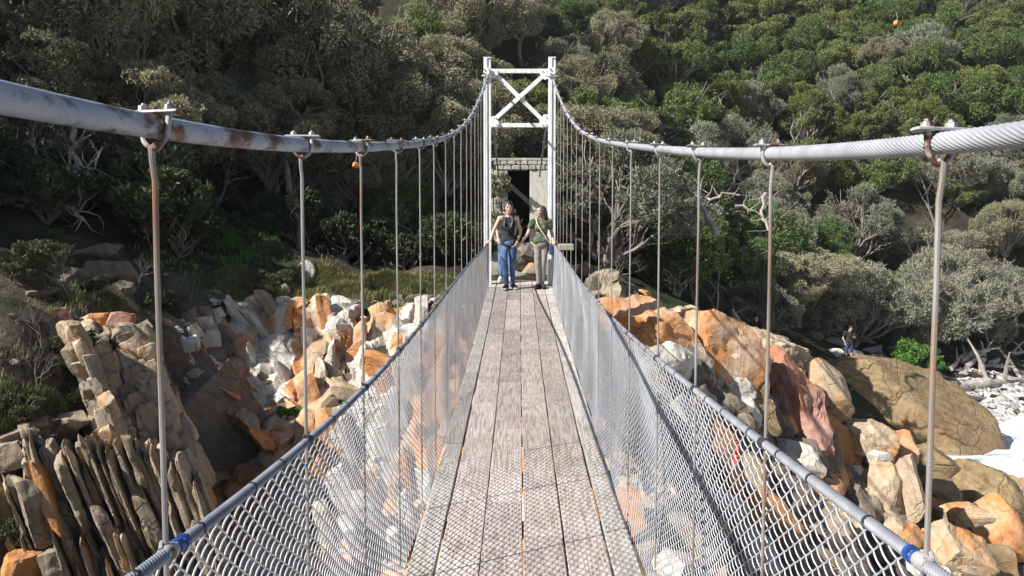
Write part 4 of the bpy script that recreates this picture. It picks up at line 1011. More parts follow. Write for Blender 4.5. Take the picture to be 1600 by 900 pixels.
def trunk_mesh(name, seed, mat, tips, rads, zfork, r0, twigs=3, lean=(0, 0)):
    r = random.Random(seed); mb = MB()
    fork = Vector((lean[0], lean[1], zfork)); n = 6
    pts = crooked(r, Vector((0, 0, -0.5)), fork, n, 0.07); mb.tube(pts, [r0 * (1.25 - 0.5 * i / n) for i in range(n + 1)], 7)
    for c, rr in zip(tips, rads):
        c = Vector(c); st = pts[-1] if r.random() < 0.6 else pts[-2]
        lp = crooked(r, st, c, 6, 0.12); mb.tube(lp, [r0 * 0.62 * (1 - 0.75 * i / 6) + 0.008 for i in range(7)], 5)
        for _ in range(twigs):
            dv = Vector((r.uniform(-1, 1), r.uniform(-1, 1), r.uniform(-0.6, 1))).normalized(); b = lp[r.choice((2, 3, 4, 5))]
            e = c + dv * rr * r.uniform(0.75, 1.08); tp = crooked(r, b, e, 4, 0.14); mb.tube(tp, [r0 * 0.2 * (1 - 0.8 * i / 4) + 0.006 for i in range(5)], 4, cap=False)
    return mb.mesh(name, M[mat], True, 60)
def dead_tree_mesh(name, seed, mat, h, r0, depth=4, spread=0.8, nb=3, up=0.4):
    r = random.Random(seed); mb = MB()
    def grow(p, d, L, rad, lev):
        n = 5; pts = [p]; q = p.copy(); dd = d.copy()
        for i in range(n):
            dd = (dd + Vector((r.uniform(-1, 1), r.uniform(-1, 1), r.uniform(-0.8, 0.8) + 0.12 * up)) * 0.3).normalized(); q = q + dd * L / n; pts.append(q.copy())
        mb.tube(pts, [rad * (1 - 0.55 * i / n) for i in range(n + 1)], 6 if lev > 2 else 4, cap=lev > 2)
        if lev <= 0: return
        for k in range(nb if lev < depth else nb + 1):
            b = pts[r.choice((2, 3, 4, 5, 5))]; nd = (dd + Vector((r.uniform(-1, 1), r.uniform(-1, 1), r.uniform(-0.6, 1) * 1.0 + up * 0.3)) * spread).normalized()
            grow(b, nd, L * r.uniform(0.5, 0.85), rad * r.uniform(0.35, 0.55), lev - 1)
    grow(Vector((0, 0, -0.3)), Vector((r.uniform(-.3, .3), r.uniform(-.3, .3), 1)).normalized(), h * 0.42, r0, depth)
    return mb.mesh(name, M[mat], True, 60)

PROTO = {}
def proto(kind, var, **k):
    R = k['R']; seed = hash_(kind) + var * 17
    cm, cs, rs = crown_mesh('crown', seed, R, k['hz'], k['nl'], k['nleaf'], k['ll'], k['lw'], k['mat'], k['zc'], k.get('droop', 0), k.get('lobe', (0.32, 0.5)), k.get('gap', -0.15), k.get('up', .35))
    tm = trunk_mesh('trunk', seed, k.get('bark', 'bark'), cs, rs, k['zc'] - k['hz'] * 0.75, k['r0'], k.get('twigs', 3))
    PROTO.setdefault(kind, []).append((cm, tm, R, k['zc'] + k['hz']))
def hash_(s): return sum(ord(c) * (i + 3) for i, c in enumerate(s)) % 9973
for v in range(3):
    proto('olive', v, R=3.2, hz=2.2, nl=34, nleaf=36000, ll=0.15, lw=0.045, mat='leaf_olive', zc=3.4, droop=0.45, r0=0.13, twigs=5, gap=-0.03, lobe=(0.18, 0.38))
    proto('green', v, R=2.7, hz=1.8, nl=30, nleaf=20000, ll=0.12, lw=0.062, lobe=(0.15, 0.36), gap=-0.05, mat='leaf_green', zc=1.9, r0=0.11, twigs=3)
    proto('grey', v, R=2.7, hz=2.0, nl=30, nleaf=17000, ll=0.18, lw=0.045, mat='leaf_grey', zc=2.0, r0=0.1, twigs=5, lobe=(0.2, 0.36), gap=-0.05, up=0.5)
    proto('yellow', v, R=2.5, hz=1.6, nl=28, nleaf=19000, ll=0.12, lw=0.056, lobe=(0.15, 0.36), gap=-0.05, mat='leaf_yellow', zc=1.7, r0=0.1, twigs=3)
for v in range(2):
    proto('bright', v, R=1.3, hz=0.95, nl=12, nleaf=5000, ll=0.13, lw=0.075, mat='leaf_bright', zc=0.85, r0=0.04, twigs=3, lobe=(0.3, 0.45))
    proto('bush', v, R=1.2, hz=0.8, nl=10, nleaf=3500, ll=0.14, lw=0.06, mat='leaf_dark', zc=0.7, r0=0.04, twigs=4, gap=0.05)
    PROTO.setdefault('twiggy', []).append((None, dead_tree_mesh('trunk', 60 + v, 'twig', 5.0, 0.085, 5, 0.95, 3, 0.6), 2.6, 4.5))
    PROTO.setdefault('dead', []).append((None, dead_tree_mesh('trunk', 70 + v, 'dead', 5.0, 0.085, 4, 0.8, 2, 0.6), 2.4, 4.5))
LOOK = {'olive': 'olive grey spreading tree', 'green': 'dark green rounded tree', 'grey': 'silvery leaved tree', 'yellow': 'yellow green tree', 'bright': 'bright green bush', 'bush': 'dark green bush',
        'twiggy': 'leafless grey tree', 'dead': 'bleached dead tree'}
TREES = []
def plant(kind, x, y, s, seed, z=None, label=None, zoff=0.0, lean=0.0, smul=(1, 1, 1)):
    r = random.Random(seed); cm, tm, R, top = PROTO[kind][r.randrange(len(PROTO[kind]))]
    z = H(x, y) if z is None else z
    cat = 'bush' if kind in ('bright', 'bush') else 'tree'
    nm = {'bright': 'leafy_bush', 'bush': 'leafy_bush', 'twiggy': 'leafless_tree', 'dead': 'dead_tree'}.get(kind, 'leafy_tree')
    sc = (s * r.uniform(0.9, 1.1) * smul[0], s * r.uniform(0.9, 1.1) * smul[1], s * r.uniform(0.88, 1.12) * smul[2]); rot = (r.uniform(-.06, .06) + lean, r.uniform(-.06, .06), r.uniform(0, 6.28))
    e = empty(nm, (x, y, z + zoff), rot); e.scale = sc
    link_mesh('trunk', tm, e)
    if cm: link_mesh('crown', cm, e)
    e['category'] = cat
    pr = project((x, y, z + top * s * 0.6))
    TREES.append((e, kind, pr, label))
    return e
def plant_px(kind, px, py, d, s, seed, label=None, **kw):
    """crown centre at the photo pixel; trunk foot straight below on the ground"""
    top = PROTO[kind][0][3]; c = at(px, py, d); zc = top * 0.6 * s
    g = H(c.x, c.y); z = c.z - zc
    return plant(kind, c.x, c.y, s, seed, z=min(z, g + 0.1) if z > g else z, label=label, **kw)

# big trees of the left slope
for i, (k, px, py, d, s) in enumerate([('olive', 150, 85, 21.5, 1.12), ('olive', 40, 60, 23, 1.0), ('olive', 285, 60, 25, 0.95), ('olive', 470, 110, 25, 1.15), ('olive', 590, 130, 26.5, 1.05), ('olive', 420, 195, 23.5, 0.8), ('olive', 540, 60, 30, 1.1),
     ('olive', 720, 150, 27, 0.9), ('green', 640, 215, 23.5, 0.75), ('olive', 60, 165, 19.5, 0.75), ('twiggy', 330, 215, 21, 0.7), ('twiggy', 90, 250, 17.5, 0.6), ('twiggy', 450, 255, 21.5, 0.62), ('twiggy', 300, 120, 28, 0.9), ('twiggy', 530, 240, 23, 0.6), ('green', 700, 55, 36, 1.0), ('green', 600, 20, 38, 1.1), ('olive', 380, 20, 33, 1.15), ('grey', 760, 75, 34, 0.9), ('twiggy', 820, 60, 36, 0.9)]):
    plant_px(k, px, py, d, s, 1000 + i)
for i, (x, y, sx) in enumerate([(-13.5, 13.2, .95), (-16.5, 12.5, 1.1), (-15.5, 16.0, 1.15), (-18.5, 18.5, 1.2), (-12.2, 20.5, .9), (-12.6, 13.9, .85), (-15.5, 13.5, 1.0)]):
    plant('olive' if i < 5 else 'green', x, y, sx, 1100 + i)
for i, (x, y, sx) in enumerate([(-9.5, 20.5, .8), (-7.2, 23.0, .85), (-4.8, 24.5, .75), (-12.5, 23.5, 1.0), (-2.6, 27.0, .8), (-9.2, 26.5, 1.0), (-12.5, 20.8, 1.3), (-9.3, 24.2, 1.3), (-6.4, 26.0, 1.2), (-16, 21, 1.4)]):
    plant('olive', x, y, sx, 1150 + i, smul=(1, 1, 1.25 if i > 5 else 1))
for i in range(44):
    r = random.Random(1200 + i); px = r.uniform(-20, 770); d = r.uniform(21, 30) if px > 300 else r.uniform(15.5, 23); p = at(px, 400, d)
    plant('bush', p.x, p.y, r.uniform(0.6, 1.3), 1200 + i)
rr = random.Random(77)
def scatter(n, xr, yr, mind, fn, seed):
    r = random.Random(seed); pts = [(t[0].location.x, t[0].location.y) for t in TREES] ; out = []
    for _ in range(n):
        x = r.uniform(*xr); y = r.uniform(*yr); m = mind(x, y)
        if m is None: continue
        if all((x - a) ** 2 + (y - b) ** 2 > m * m for a, b in pts): pts.append((x, y)); out.append((x, y, m)); 
    for j, (x, y, m) in enumerate(out): fn(x, y, m, j)
def vis(x, y, dz=2.0, mx=90, top=-60):
    p = project((x, y, H(x, y) + dz))
    return p and -mx < p[0] < 1600 + mx and p[1] > top
def left_d(x, y):
    if y < 22 - 0.25 * min(0, x + 2) * 0 or x > 0.14 * y - 1: return None
    if not vis(x, y): return None
    return 3.2 + 0.016 * (y - 22)
def left_fn(x, y, m, j):
    r = random.Random(2000 + j); k = r.choices(['olive', 'green', 'twiggy', 'grey'], [5, 3, 1.2, 1])[0]
    plant(k, x, y, r.uniform(0.75, 1.1) * (1.0 if k != 'green' else 1.1), 2000 + j)
scatter(4500, (-50, 12), (27, 82), left_d, left_fn, 21)
def right_d(x, y):
    if y < 24 or x < 0.14 * y - 1: return None
    p = project((x, y, H(x, y)))
    if not p or not (-90 < p[0] < 1690) or p[1] < -70: return None
    if p[1] > 545 and p[0] > 1180: return None
    if p[1] > 470 and p[0] < 1230: return None
    if p[0] > 1180 and y < 42: return None
    return 2.8 + 0.018 * (y - 30)
def right_fn(x, y, m, j):
    r = random.Random(3000 + j); p = project((x, y, H(x, y) + 1.5))
    low = p[1] > 230
    k = r.choices(['green', 'yellow', 'grey', 'twiggy', 'olive', 'dead'], [2.2, 0.8, 4.5, 1.6, 1.0, 0.5] if low else [6, 3.6, 2.4, 1.6, 1.2, 0.3])[0]
    plant(k, x, y, r.uniform(0.9, 1.3) * (0.85 + 0.006 * y) * (0.8 if k == 'olive' else 1), 3000 + j, zoff=-0.5)
scatter(9000, (2, 75), (26, 98), right_d, right_fn, 23)
# named plants on the right shore and slope
for i, (k, px, py, d, s, lab) in enumerate([('bright', 1432, 553, 41.5, 1.0, 'bright green leafy bush behind the huge brown boulder'), ('grey', 1190, 410, 33, 0.72, 'silvery grey tree behind the second hanger on the right, over the shaded gully'), ('grey', 1500, 400, 46, 1.25, 'large silvery grey tree at the right edge above the driftwood'),
     ('grey', 1380, 500, 45, 0.8, 'silvery grey bush tree just behind the standing man'), ('grey', 1530, 510, 47, 0.85, 'low silvery tree directly behind the driftwood pile'), ('bright', 1300, 400, 47, 1.1, 'bright green bushy tree above the standing man'), ('dead', 1090, 250, 33, 0.75, 'bleached dead tree poking above the right main cable beside the third hanger'), ('dead', 1120, 330, 31, 0.7, 'bleached dead branches hanging under the right main cable between second and third hangers'),
     ('twiggy', 1010, 300, 30, 0.7, 'grey leafless tree in the shade right of the tower'), ('bright', 1250, 520, 33, 0.4, 'small green bush in the shade left of the standing man'), ('twiggy', 900, 150, 44, 0.8, 'grey leafless tree just right of the tower top'), ('green', 900, 220, 34, 0.7, 'dark green tree just right of the tower below the main cable'), ('olive', 960, 190, 38, 0.8, 'olive tree right of the tower above the right cable'),
     ('twiggy', 950, 400, 26.5, 0.5, 'small leafless tree in the deep shade right of the deck end'), ('green', 1060, 370, 30, 0.7, 'dark green tree in the shade behind the third hanger on the right'), ('twiggy', 690, 330, 25, 0.6, 'dark leafless tree in the shade left of the tower'), ('green', 620, 310, 25, 0.6, 'dark green shrub in the shade left of the tower')]):
    plant_px(k, px, py, d, s, 4000 + i, lab)
for i, (k, px, py, d, s, lab) in enumerate([('bush', 330, 350, 20.3, 0.7, 'green bush in a patch of sun on the left slope'), ('bush', 395, 345, 20.6, 0.6, 'green bush right of the sunny patch on the left slope'), ('bush', 430, 430, 17.4, 0.36, 'small bush on the grass left of the second hanger'), ('bright', 445, 570, 15.0, 0.2, 'bright green shrub growing in a crack of the crumbling white outcrop'), ('bright', 455, 640, 14.2, 0.22, 'bright green shrub low on the cliff beside the second hanger'),
     ('bright', 512, 575, 14.5, 0.12, 'small bright green succulent on the orange and white cliff, left of a pair'), ('bright', 535, 584, 14.4, 0.14, 'small bright green succulent on the orange and white cliff, right of a pair'), ('bush', 30, 665, 9.7, 0.28, 'green shrub on top of the ribbed outcrop at the left edge'), ('bush', 120, 600, 10.9, 0.26, 'dark shrub beside the tall tan pillar'), ('bush', 240, 470, 14.6, 0.4, 'dark bush in the shade just behind the first hanger on the left'), ('bush', 285, 385, 18.6, 0.5, 'low green bush at the left end of the sunny patch')]):
    plant_px(k, px, py, d, s, 4100 + i, lab)

for i in range(16):
    r = random.Random(4300 + i); px, py = ((r.uniform(0, 140), r.uniform(570, 690)) if i < 8 else (r.uniform(0, 260), r.uniform(380, 470))); p = ground_px(px, py)
    if p is None: continue
    plant('bush' if i % 3 else 'twiggy', p.x, p.y, r.uniform(.22, .4) * (0.5 if i % 3 == 0 else 1), 4300 + i)
for i, (k, px, py, d, s_) in enumerate([('grey', 1500, 300, 52, 1.05), ('green', 1440, 345, 50, 1.0), ('green', 1585, 345, 54, 1.05), ('yellow', 1600, 265, 58, 1.1), ('green', 1530, 240, 60, 1.1), ('grey', 1380, 310, 52, .95), ('green', 1290, 310, 50, .9), ('olive', 1240, 250, 54, .9), ('green', 1480, 440, 47, .8), ('grey', 1590, 440, 50, 1.0)]):
    plant_px(k, px, py, d, s_, 4400 + i)
for i in range(14):
    r = random.Random(4500 + i); p = ground_px(r.uniform(1440, 1610), r.uniform(235, 345), 30)
    if p is not None: plant(['green', 'grey', 'yellow'][i % 3], p.x, p.y, r.uniform(.5, .8), 4500 + i, zoff=-.3)
# grass and ground cover -------------------------------------------------------------
def tufts(name, pts, mat, seed, h=(0.1, 0.25), nb=26, spread=0.12, lw=0.008):
    r = np.random.RandomState(seed); V = []; n = 0
    base = np.repeat(np.array(pts), nb, 0); m = len(base)
    off = r.normal(0, spread, (m, 2)); b = base.copy(); b[:, :2] += off
    b[:, 2] = Hn(b[:, 0], b[:, 1]) - 0.02
    hh = r.uniform(h[0], h[1], m); a = r.uniform(0, 6.28, m); ln = r.uniform(0.1, 0.8, m) * hh
    dirv = np.stack([np.cos(a), np.sin(a), np.zeros(m)], 1); sd = np.stack([-np.sin(a), np.cos(a), np.zeros(m)], 1) * lw
    up = np.zeros((m, 3)); up[:, 2] = hh
    p0 = b - sd; p1 = b + sd; q = b + dirv * ln[:, None] * 0.4 + up * 0.6; q0 = q - sd * 0.7; q1 = q + sd * 0.7; t = b + dirv * ln[:, None] + up
    V = np.stack([p0, p1, q1, q0, t], 1).reshape(-1, 3); k = np.arange(m)[:, None] * 5
    Fc = np.concatenate([k + np.array([[0, 1, 2]]), k + np.array([[0, 2, 3]]), k + np.array([[3, 2, 4]])], 0)
    me = np_mesh(name, V, Fc, M[mat], False)
    t_ = np.clip(0.5 + 0.4 * fbm(base * 1.5, seed, 2) + r.normal(0, 0.2, m), 0, 1)
    at_ = me.attributes.new('tint', 'FLOAT', 'FACE'); at_.data.foreach_set('value', np.concatenate([t_] * 3).astype(np.float32))
    return tag(link_mesh(name, me), kind='stuff')
def px_points(n, poly_fn, seed):
    r = random.Random(seed); out = []
    for _ in range(n):
        px, py = poly_fn(r); p = ground_px(px, py)
        if p is not None: out.append(p[:])
    return out
tufts('grass', px_points(700, lambda r: (r.uniform(430, 770), 452 + abs(r.gauss(0, 7)) + r.uniform(-8, 8)), 31), 'grass', 31, (0.07, 0.2), 34, 0.13)
tufts('grass', px_points(150, lambda r: (r.gauss(350, 50), r.gauss(375, 32)), 32), 'leaf_bright', 32, (0.05, 0.18), 30, 0.16, 0.012)
tufts('grass', px_points(130, lambda r: (r.gauss(425, 40), r.gauss(455, 16)), 33), 'grass', 33, (0.05, 0.18), 40, 0.13)
tufts('grass', px_points(70, lambda r: (r.uniform(0, 130), r.uniform(570, 670)), 34), 'leaf_olive', 34, (0.04, 0.12), 30, 0.1, 0.006)
tufts('grass', px_points(60, lambda r: (r.uniform(60, 200), r.uniform(468, 500)), 35), 'grass', 35, (0.05, 0.14), 30, 0.1, 0.006)
tufts('grass', px_points(90, lambda r: (r.uniform(430, 480), r.uniform(490, 700)), 36), 'grass', 36, (0.08, 0.25), 30, 0.12, 0.008)

tufts('grass', px_points(110, lambda r: (r.uniform(0, 250), r.uniform(664, 712)), 37), 'grass', 37, (0.05, 0.17), 36, 0.1, 0.006)
# leaf litter and broken stone scattered over the near slopes
def rubble(name, pts, mat, seed, smin, smax, sink=0.3):
    r = np.random.RandomState(seed); V0, F0 = ICO[1]; V = []; Fc = []; n = 0
    for p in pts:
        v = V0 * (1 + r.uniform(-0.3, 0.3, (len(V0), 1))); s = r.uniform(smin, smax) ** 1.0 * np.array([r.uniform(.7, 1.4), r.uniform(.7, 1.4), r.uniform(.4, .9)])
        a = r.uniform(0, 6.28); c, s_ = math.cos(a), math.sin(a); R = np.array([[c, -s_, 0], [s_, c, 0], [0, 0, 1]])
        V.append((v * s) @ R.T + np.array(p) + np.array([0, 0, s[2] * (1 - sink) - 0.02])); Fc.append(F0 + n); n += len(V0)
    me = np_mesh(name, np.concatenate(V), np.concatenate(Fc), M[mat], True, 25)
    return tag(link_mesh(name, me), kind='stuff')
rubble('rubble', px_points(420, lambda r: (r.uniform(270, 500), r.uniform(470, 720)), 41), 'white', 41, 0.03, 0.12)
rubble('rubble', px_points(420, lambda r: (r.uniform(480, 760), r.uniform(480, 900)), 42), 'cream', 42, 0.04, 0.16)
rubble('rubble', px_points(500, lambda r: (r.uniform(860, 1300), r.uniform(480, 900)), 43), 'cream', 43, 0.05, 0.22)
rubble('rubble', px_points(300, lambda r: (r.uniform(1250, 1600), r.uniform(600, 900)), 44), 'dark', 44, 0.06, 0.25)
rubble('rubble', px_points(260, lambda r: (r.uniform(0, 300), r.uniform(380, 700)), 45), 'dark', 45, 0.02, 0.09)
# pebble beach
def beach_sheet():
    xs = np.arange(20, 60, 0.5); ys = np.arange(33, 56, 0.5); X, Y = np.meshgrid(xs, ys); Z = np.array([H(a, b) for a, b in zip(X.ravel(), Y.ravel())]) + 0.02
    n, m_ = X.shape; i = np.arange(n * m_).reshape(n, m_); Fc = np.stack([i[:-1, :-1].ravel(), i[:-1, 1:].ravel(), i[1:, 1:].ravel(), i[1:, :-1].ravel()], 1)
    zm = Z[Fc].max(1); Fc = Fc[zm < at(1550, 566, 49).z + 0.4]
    m, b, N, L = new_mat('beach_shingle'); ge = N('NewGeometry'); vo = N('TexVoronoi', i_Scale=3.6); L(ge.outputs['Position'], vo.inputs['Vector'])
    sp = N('SeparateColor'); L(vo.outputs['Color'], sp.inputs[0]); r = ramp(N, [(0.0, (0.2, 0.19, 0.18)), (0.45, (0.42, 0.4, 0.38)), (1.0, (0.62, 0.6, 0.57))]); L(sp.outputs[0], r.inputs[0]); L(r.outputs[0], b.inputs['Base Color'])
    bp = N('Bump', i_Strength=1.0, i_Distance=0.1); bp.invert = True; L(vo.outputs['Distance'], bp.inputs['Height']); L(bp.outputs[0], b.inputs['Normal']); b.inputs['Roughness'].default_value = 0.9
    tag(link_mesh('beach', np_mesh('beach', np.stack([X.ravel(), Y.ravel(), Z], 1), Fc, m)), kind='structure')
beach_sheet()
M['pebble'] = simple('beach_pebble', (0.4, 0.385, 0.365), 0.8, var=0.35, scale=1.3)
rubble('pebbles', px_points(3800, lambda r: (r.uniform(1455, 1700), 572 + 125 * r.random() ** 1.4), 46), 'pebble', 46, 0.08, 0.19, 0.5)
G_P = 'larger stones on the pebble beach'; r = random.Random(8); k = 0; BS = []
for _ in range(40):
    px = r.uniform(1475, 1600); py = r.uniform(585, 672); p = ground_px(px, py, 25)
    if p is None or p.y < 34: continue
    o = make_rock('beach_stone', p + Vector((0, 0, 0.05)), (r.uniform(.18, .34), r.uniform(.18, .3), r.uniform(.1, .17)), 'pebble', 1500 + k, (0, r.uniform(-.2, .2), r.uniform(0, 3)), sub=2, rough=.06, facets=4)
    BS.append((project(o.location), o)); k += 1
for row in range(4):
    l = sorted([q for q in BS if int(min(3, max(0, (q[0][1] - 585) / 22))) == row], key=lambda q: q[0][0])
    for i, (p_, o) in enumerate(l):
        tag(o, 'rounded whitish stone %s the pebble beach, %s from the left' % (['at the top of', 'in the upper middle of', 'in the lower middle of', 'at the surf edge of'][row], ordinal(i)), 'stone', G_P)
# driftwood
def driftwood(pts, rad, label, seed, br=3, mat='dead'):
    r = random.Random(seed); mb = MB(); P = [Vector(p) for p in pts]; Q = []
    for i in range(len(P) - 1):
        for t in np.linspace(0, 1, 5)[:-1]: Q.append(P[i].lerp(P[i + 1], t) + Vector((r.uniform(-1, 1), r.uniform(-1, 1), r.uniform(-1, 1))) * rad * 0.35)
    Q.append(P[-1]); n = len(Q); mb.tube(Q, [rad * (1 - 0.45 * i / n) * r.uniform(0.88, 1.1) for i in range(n)], 9)
    for k in range(br):
        b = Q[r.randrange(2, n - 1)]; d = Vector((r.uniform(-1, 1), r.uniform(-.6, .6), r.uniform(0.1, 1))).normalized(); L = rad * r.uniform(4, 9)
        mb.tube([b, b + d * L * 0.5 + Vector((0, 0, .1 * L)), b + d * L], [rad * 0.4, rad * 0.28, rad * 0.1], 6)
    o = mb.build('driftwood_log', M[mat], None); tag(o, label, 'driftwood'); return o
def gp(px, py, lift=0.12, d0=25):
    p = ground_px(px, py, d0); return (p if p is not None else at(px, py, 42)) + Vector((0, 0, lift))
driftwood([gp(1488, 612, .2), gp(1530, 607, .25), gp(1570, 603, .25), gp(1625, 598, .2)], 0.3, 'long grey driftwood log lying across the pebble beach', 1)
driftwood([gp(1500, 624), gp(1540, 626)], 0.14, 'short dark driftwood stick just below the long grey log', 2, 1, 'bark')
for i, (a, b, rad, lab) in enumerate([((1500, 572), (1545, 560), .2, 'pale driftwood trunk on top of the driftwood pile behind the beach'), ((1512, 580), (1535, 567), .16, 'curved grey driftwood branch in the middle of the driftwood pile'), ((1531, 590), (1538, 568), .17, 'stubby upright driftwood piece standing in the pebbles by the pile'), ((1485, 585), (1510, 565), .12, 'thin dark driftwood branch at the left end of the driftwood pile'), ((1548, 574), (1600, 562), .16, 'grey driftwood pole at the right end of the driftwood pile'),
      ((1284, 520), (1330, 530), .12, 'thin bleached log lying in the scrub left of the standing man'), ((1268, 505), (1310, 522), .1, 'fallen grey branch above the shore rocks left of the standing man')]):
    p0 = gp(a[0], a[1], .25, 30); p1 = gp(b[0], b[1], .5, 30); mid = (p0 + p1) / 2 + Vector((0, 0, .15)); driftwood([p0, mid, p1], rad, lab, 20 + i, 2)
def branch(pts, rad, label, seed, mat='dead', cat='branch'):
    r = random.Random(seed); mb = MB(); P = [at(*p) for p in pts]; Q = []
    for i in range(len(P) - 1):
        for t in np.linspace(0, 1, 4)[:-1]: Q.append(P[i].lerp(P[i + 1], t) + Vector((r.uniform(-1, 1), r.uniform(-1, 1), r.uniform(-1, 1))) * rad * 0.8)
    Q.append(P[-1]); n = len(Q); mb.tube(Q, [rad * (1 - 0.6 * i / n) for i in range(n)], 7)
    for k in range(7):
        i = r.randrange(1, n); b = Q[i]; d = Vector((r.uniform(-1, 1), r.uniform(-.5, .5), r.uniform(-0.5, 1))).normalized(); L = r.uniform(0.35, 1.0); rr_ = rad * (1 - 0.6 * i / n) * 0.4; c = b
        tw = [b]
        for j in range(4): d = (d + Vector((r.uniform(-.5, .5), r.uniform(-.5, .5), r.uniform(-.4, .5)))).normalized(); c = c + d * L / 4; tw.append(c)
        mb.tube(tw, [rr_ * (1 - 0.22 * j) for j in range(5)], 5)
    return tag(mb.build('dead_branch', M[mat], None), label, cat)
for i, (pts, rad, lab) in enumerate([
    ([(85, 335, 17.2), (70, 270, 17.5), (20, 232, 17.6), (-20, 215, 17.8)], 0.13, 'thick grey trunk bending left under the canopy at the left edge'), ([(85, 335, 17.2), (50, 318, 17), (0, 300, 16.8)], .08, 'low grey branch forking to the left edge under the canopy'),
    ([(95, 320, 17.2), (115, 250, 17.3), (118, 215, 17.4), (110, 180, 17.6)], .1, 'upright pale trunk in the dark under the left canopy'), ([(98, 290, 17.2), (125, 262, 17), (145, 265, 17), (160, 230, 16.9)], .04, 'bleached forked branch catching the sun left of the first hanger'),
    ([(105, 323, 16.5), (120, 335, 16.4), (132, 345, 16.3)], .06, 'short broken log resting in the shade on the left slope'), ([(280, 590, 14.5), (300, 555, 14.9), (318, 540, 15.1), (335, 515, 15.3)], .035, 'pale curved dead branch over the rubble above the gully'),
    ([(475, 400, 21), (465, 330, 21.3), (450, 280, 21.6), (430, 230, 22)], .12, 'dark gnarled trunk behind the second hanger on the left'), ([(655, 190, 26), (645, 165, 26), (660, 130, 26.2)], .13, 'pale trunk showing between crowns left of the tower'), ([(650, 185, 26), (632, 160, 26), (625, 130, 26.1)], .08, 'pale forked limb beside the pale trunk left of the tower'),
    ([(1117, 365, 27), (1100, 335, 27.2), (1092, 300, 27.5)], .13, 'bleached stump in the shade between the second and third right hangers'), ([(1085, 305, 27.5), (1110, 312, 27.2), (1130, 303, 27.1), (1155, 305, 27)], .06, 'wavy pale branch lying level behind the third right hanger'), ([(1150, 320, 27), (1180, 330, 27), (1205, 350, 27)], .05, 'thin pale branch reaching down towards the second right hanger'),
    ([(1145, 485, 29), (1155, 500, 29), (1168, 520, 29.5)], .05, 'thin bent pale branch in the dark left of the sitting person'), ([(1474, 488, 44), (1500, 466, 44), (1530, 462, 44)], .16, 'bleached leaning trunk under the large silvery tree at right'), ([(1195, 300, 30), (1190, 330, 30), (1200, 360, 29.5)], .08, 'short upright pale limb behind the second right hanger'), ([(1060, 260, 28), (1040, 300, 28), (1025, 330, 28)], .05, 'slanting grey branch behind the fourth right hanger')]):
    branch(pts, rad, lab, 60 + i, 'bark' if i in (0, 1, 6) else 'dead')

# labels of the scattered trees: by slope, height in the picture and order from the left
grp = {}
for (e, k, p, lab) in TREES:
    if lab: e['label'] = lab; continue
    if not p: p = (0, 0, 50)
    side = 'left slope' if p[0] < 760 else ('slope behind tower' if p[0] < 960 else 'right slope')
    band = 'topmost on the' if p[1] < 60 else ('high on the' if p[1] < 130 else ('at cable height on the' if p[1] < 240 else ('below the cables on the' if p[1] < 340 else 'lowest on the')))
    grp.setdefault((LOOK[k], side, band), []).append((p[0], e))
for (lk, side, band), l in grp.items():
    l.sort(key=lambda q: q[0])
    for i, (x, e) in enumerate(l): e['label'] = '%s %s %s, %s' % (lk, band, side, 'the only one there' if len(l) == 1 else ordinal(i) + ' from the left')
for (e, k, p, lab) in TREES: e['group'] = 'bushes on the slopes' if k in ('bright', 'bush') else 'trees of the forested slopes'

# ------------------------------------------------------------------ stone gatehouse behind the tower
def gatehouse():
    D = 20.3
    def P(px, py, d=D): return at(px, py, d)
    base = P(815, 392); base.y = P(815, 392).y
    e = empty('stone_gatehouse', base); tag(e, 'small plastered stone gatehouse with a dark open doorway behind the tower', 'gatehouse')
    M['plaster'] = galv('old_plaster', (0.52, 0.49, 0.42), 0.9, (0.42, 0.22, 0.11), 0.0, 0.6, 0.68, 1.6, (1.6, 1, 0.5))
    M['stonework'] = simple('grey_stonework', (0.36, 0.34, 0.29), 0.9, var=0.3, scale=5, bump=0.6, bscale=14)
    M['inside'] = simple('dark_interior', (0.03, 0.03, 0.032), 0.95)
    def slab(name, x0, y0, x1, y1, dy, m, par=e, th=0.35, ch=0.012):
        a = P(x0, y0); b = P(x1, y1); mb = MB()
        mb.cbox(((a.x + b.x) / 2, a.y + dy + th / 2, (a.z + b.z) / 2), (abs(b.x - a.x), th, abs(a.z - b.z)), ch)
        o = mb.build(name, m, par); o.location = -base; return o
    slab('jamb', 772, 266, 793, 385, 0.02, M['stonework']); slab('jamb', 828, 266, 863, 385, 0.0, M['plaster'])
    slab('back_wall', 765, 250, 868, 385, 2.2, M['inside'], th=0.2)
    slab('side_wall', 766, 262, 770, 388, 0.4, M['stonework'], th=1.9); slab('side_wall', 866, 262, 870, 388, 0.4, M['stonework'], th=1.9)
    slab('roof', 768, 247, 868, 251.5, -0.02, M['stonework'], th=2.5)
    r = random.Random(3); x = 772
    for row, (ya, yb) in enumerate(((252, 258), (258.3, 265.5))):
        x = 772 + 3 * row
        while x < 858:
            w = r.uniform(8, 15); slab('block', x, ya, min(x + w, 863), yb, -0.03 + r.uniform(-.02, .02), M['stonework'], ch=0.02); x += w + 0.5
    slab('door_sill', 786, 379, 866, 391, -0.15, M['plaster'], th=0.6, ch=0.02)
    st = slab('step', 872, 381, 897, 392, -0.1, M['stonework'], th=0.8, ch=0.03)
    slab('foundation', 768, 391, 866, 470, 0.0, M['stonework'], th=1.6)
gatehouse()
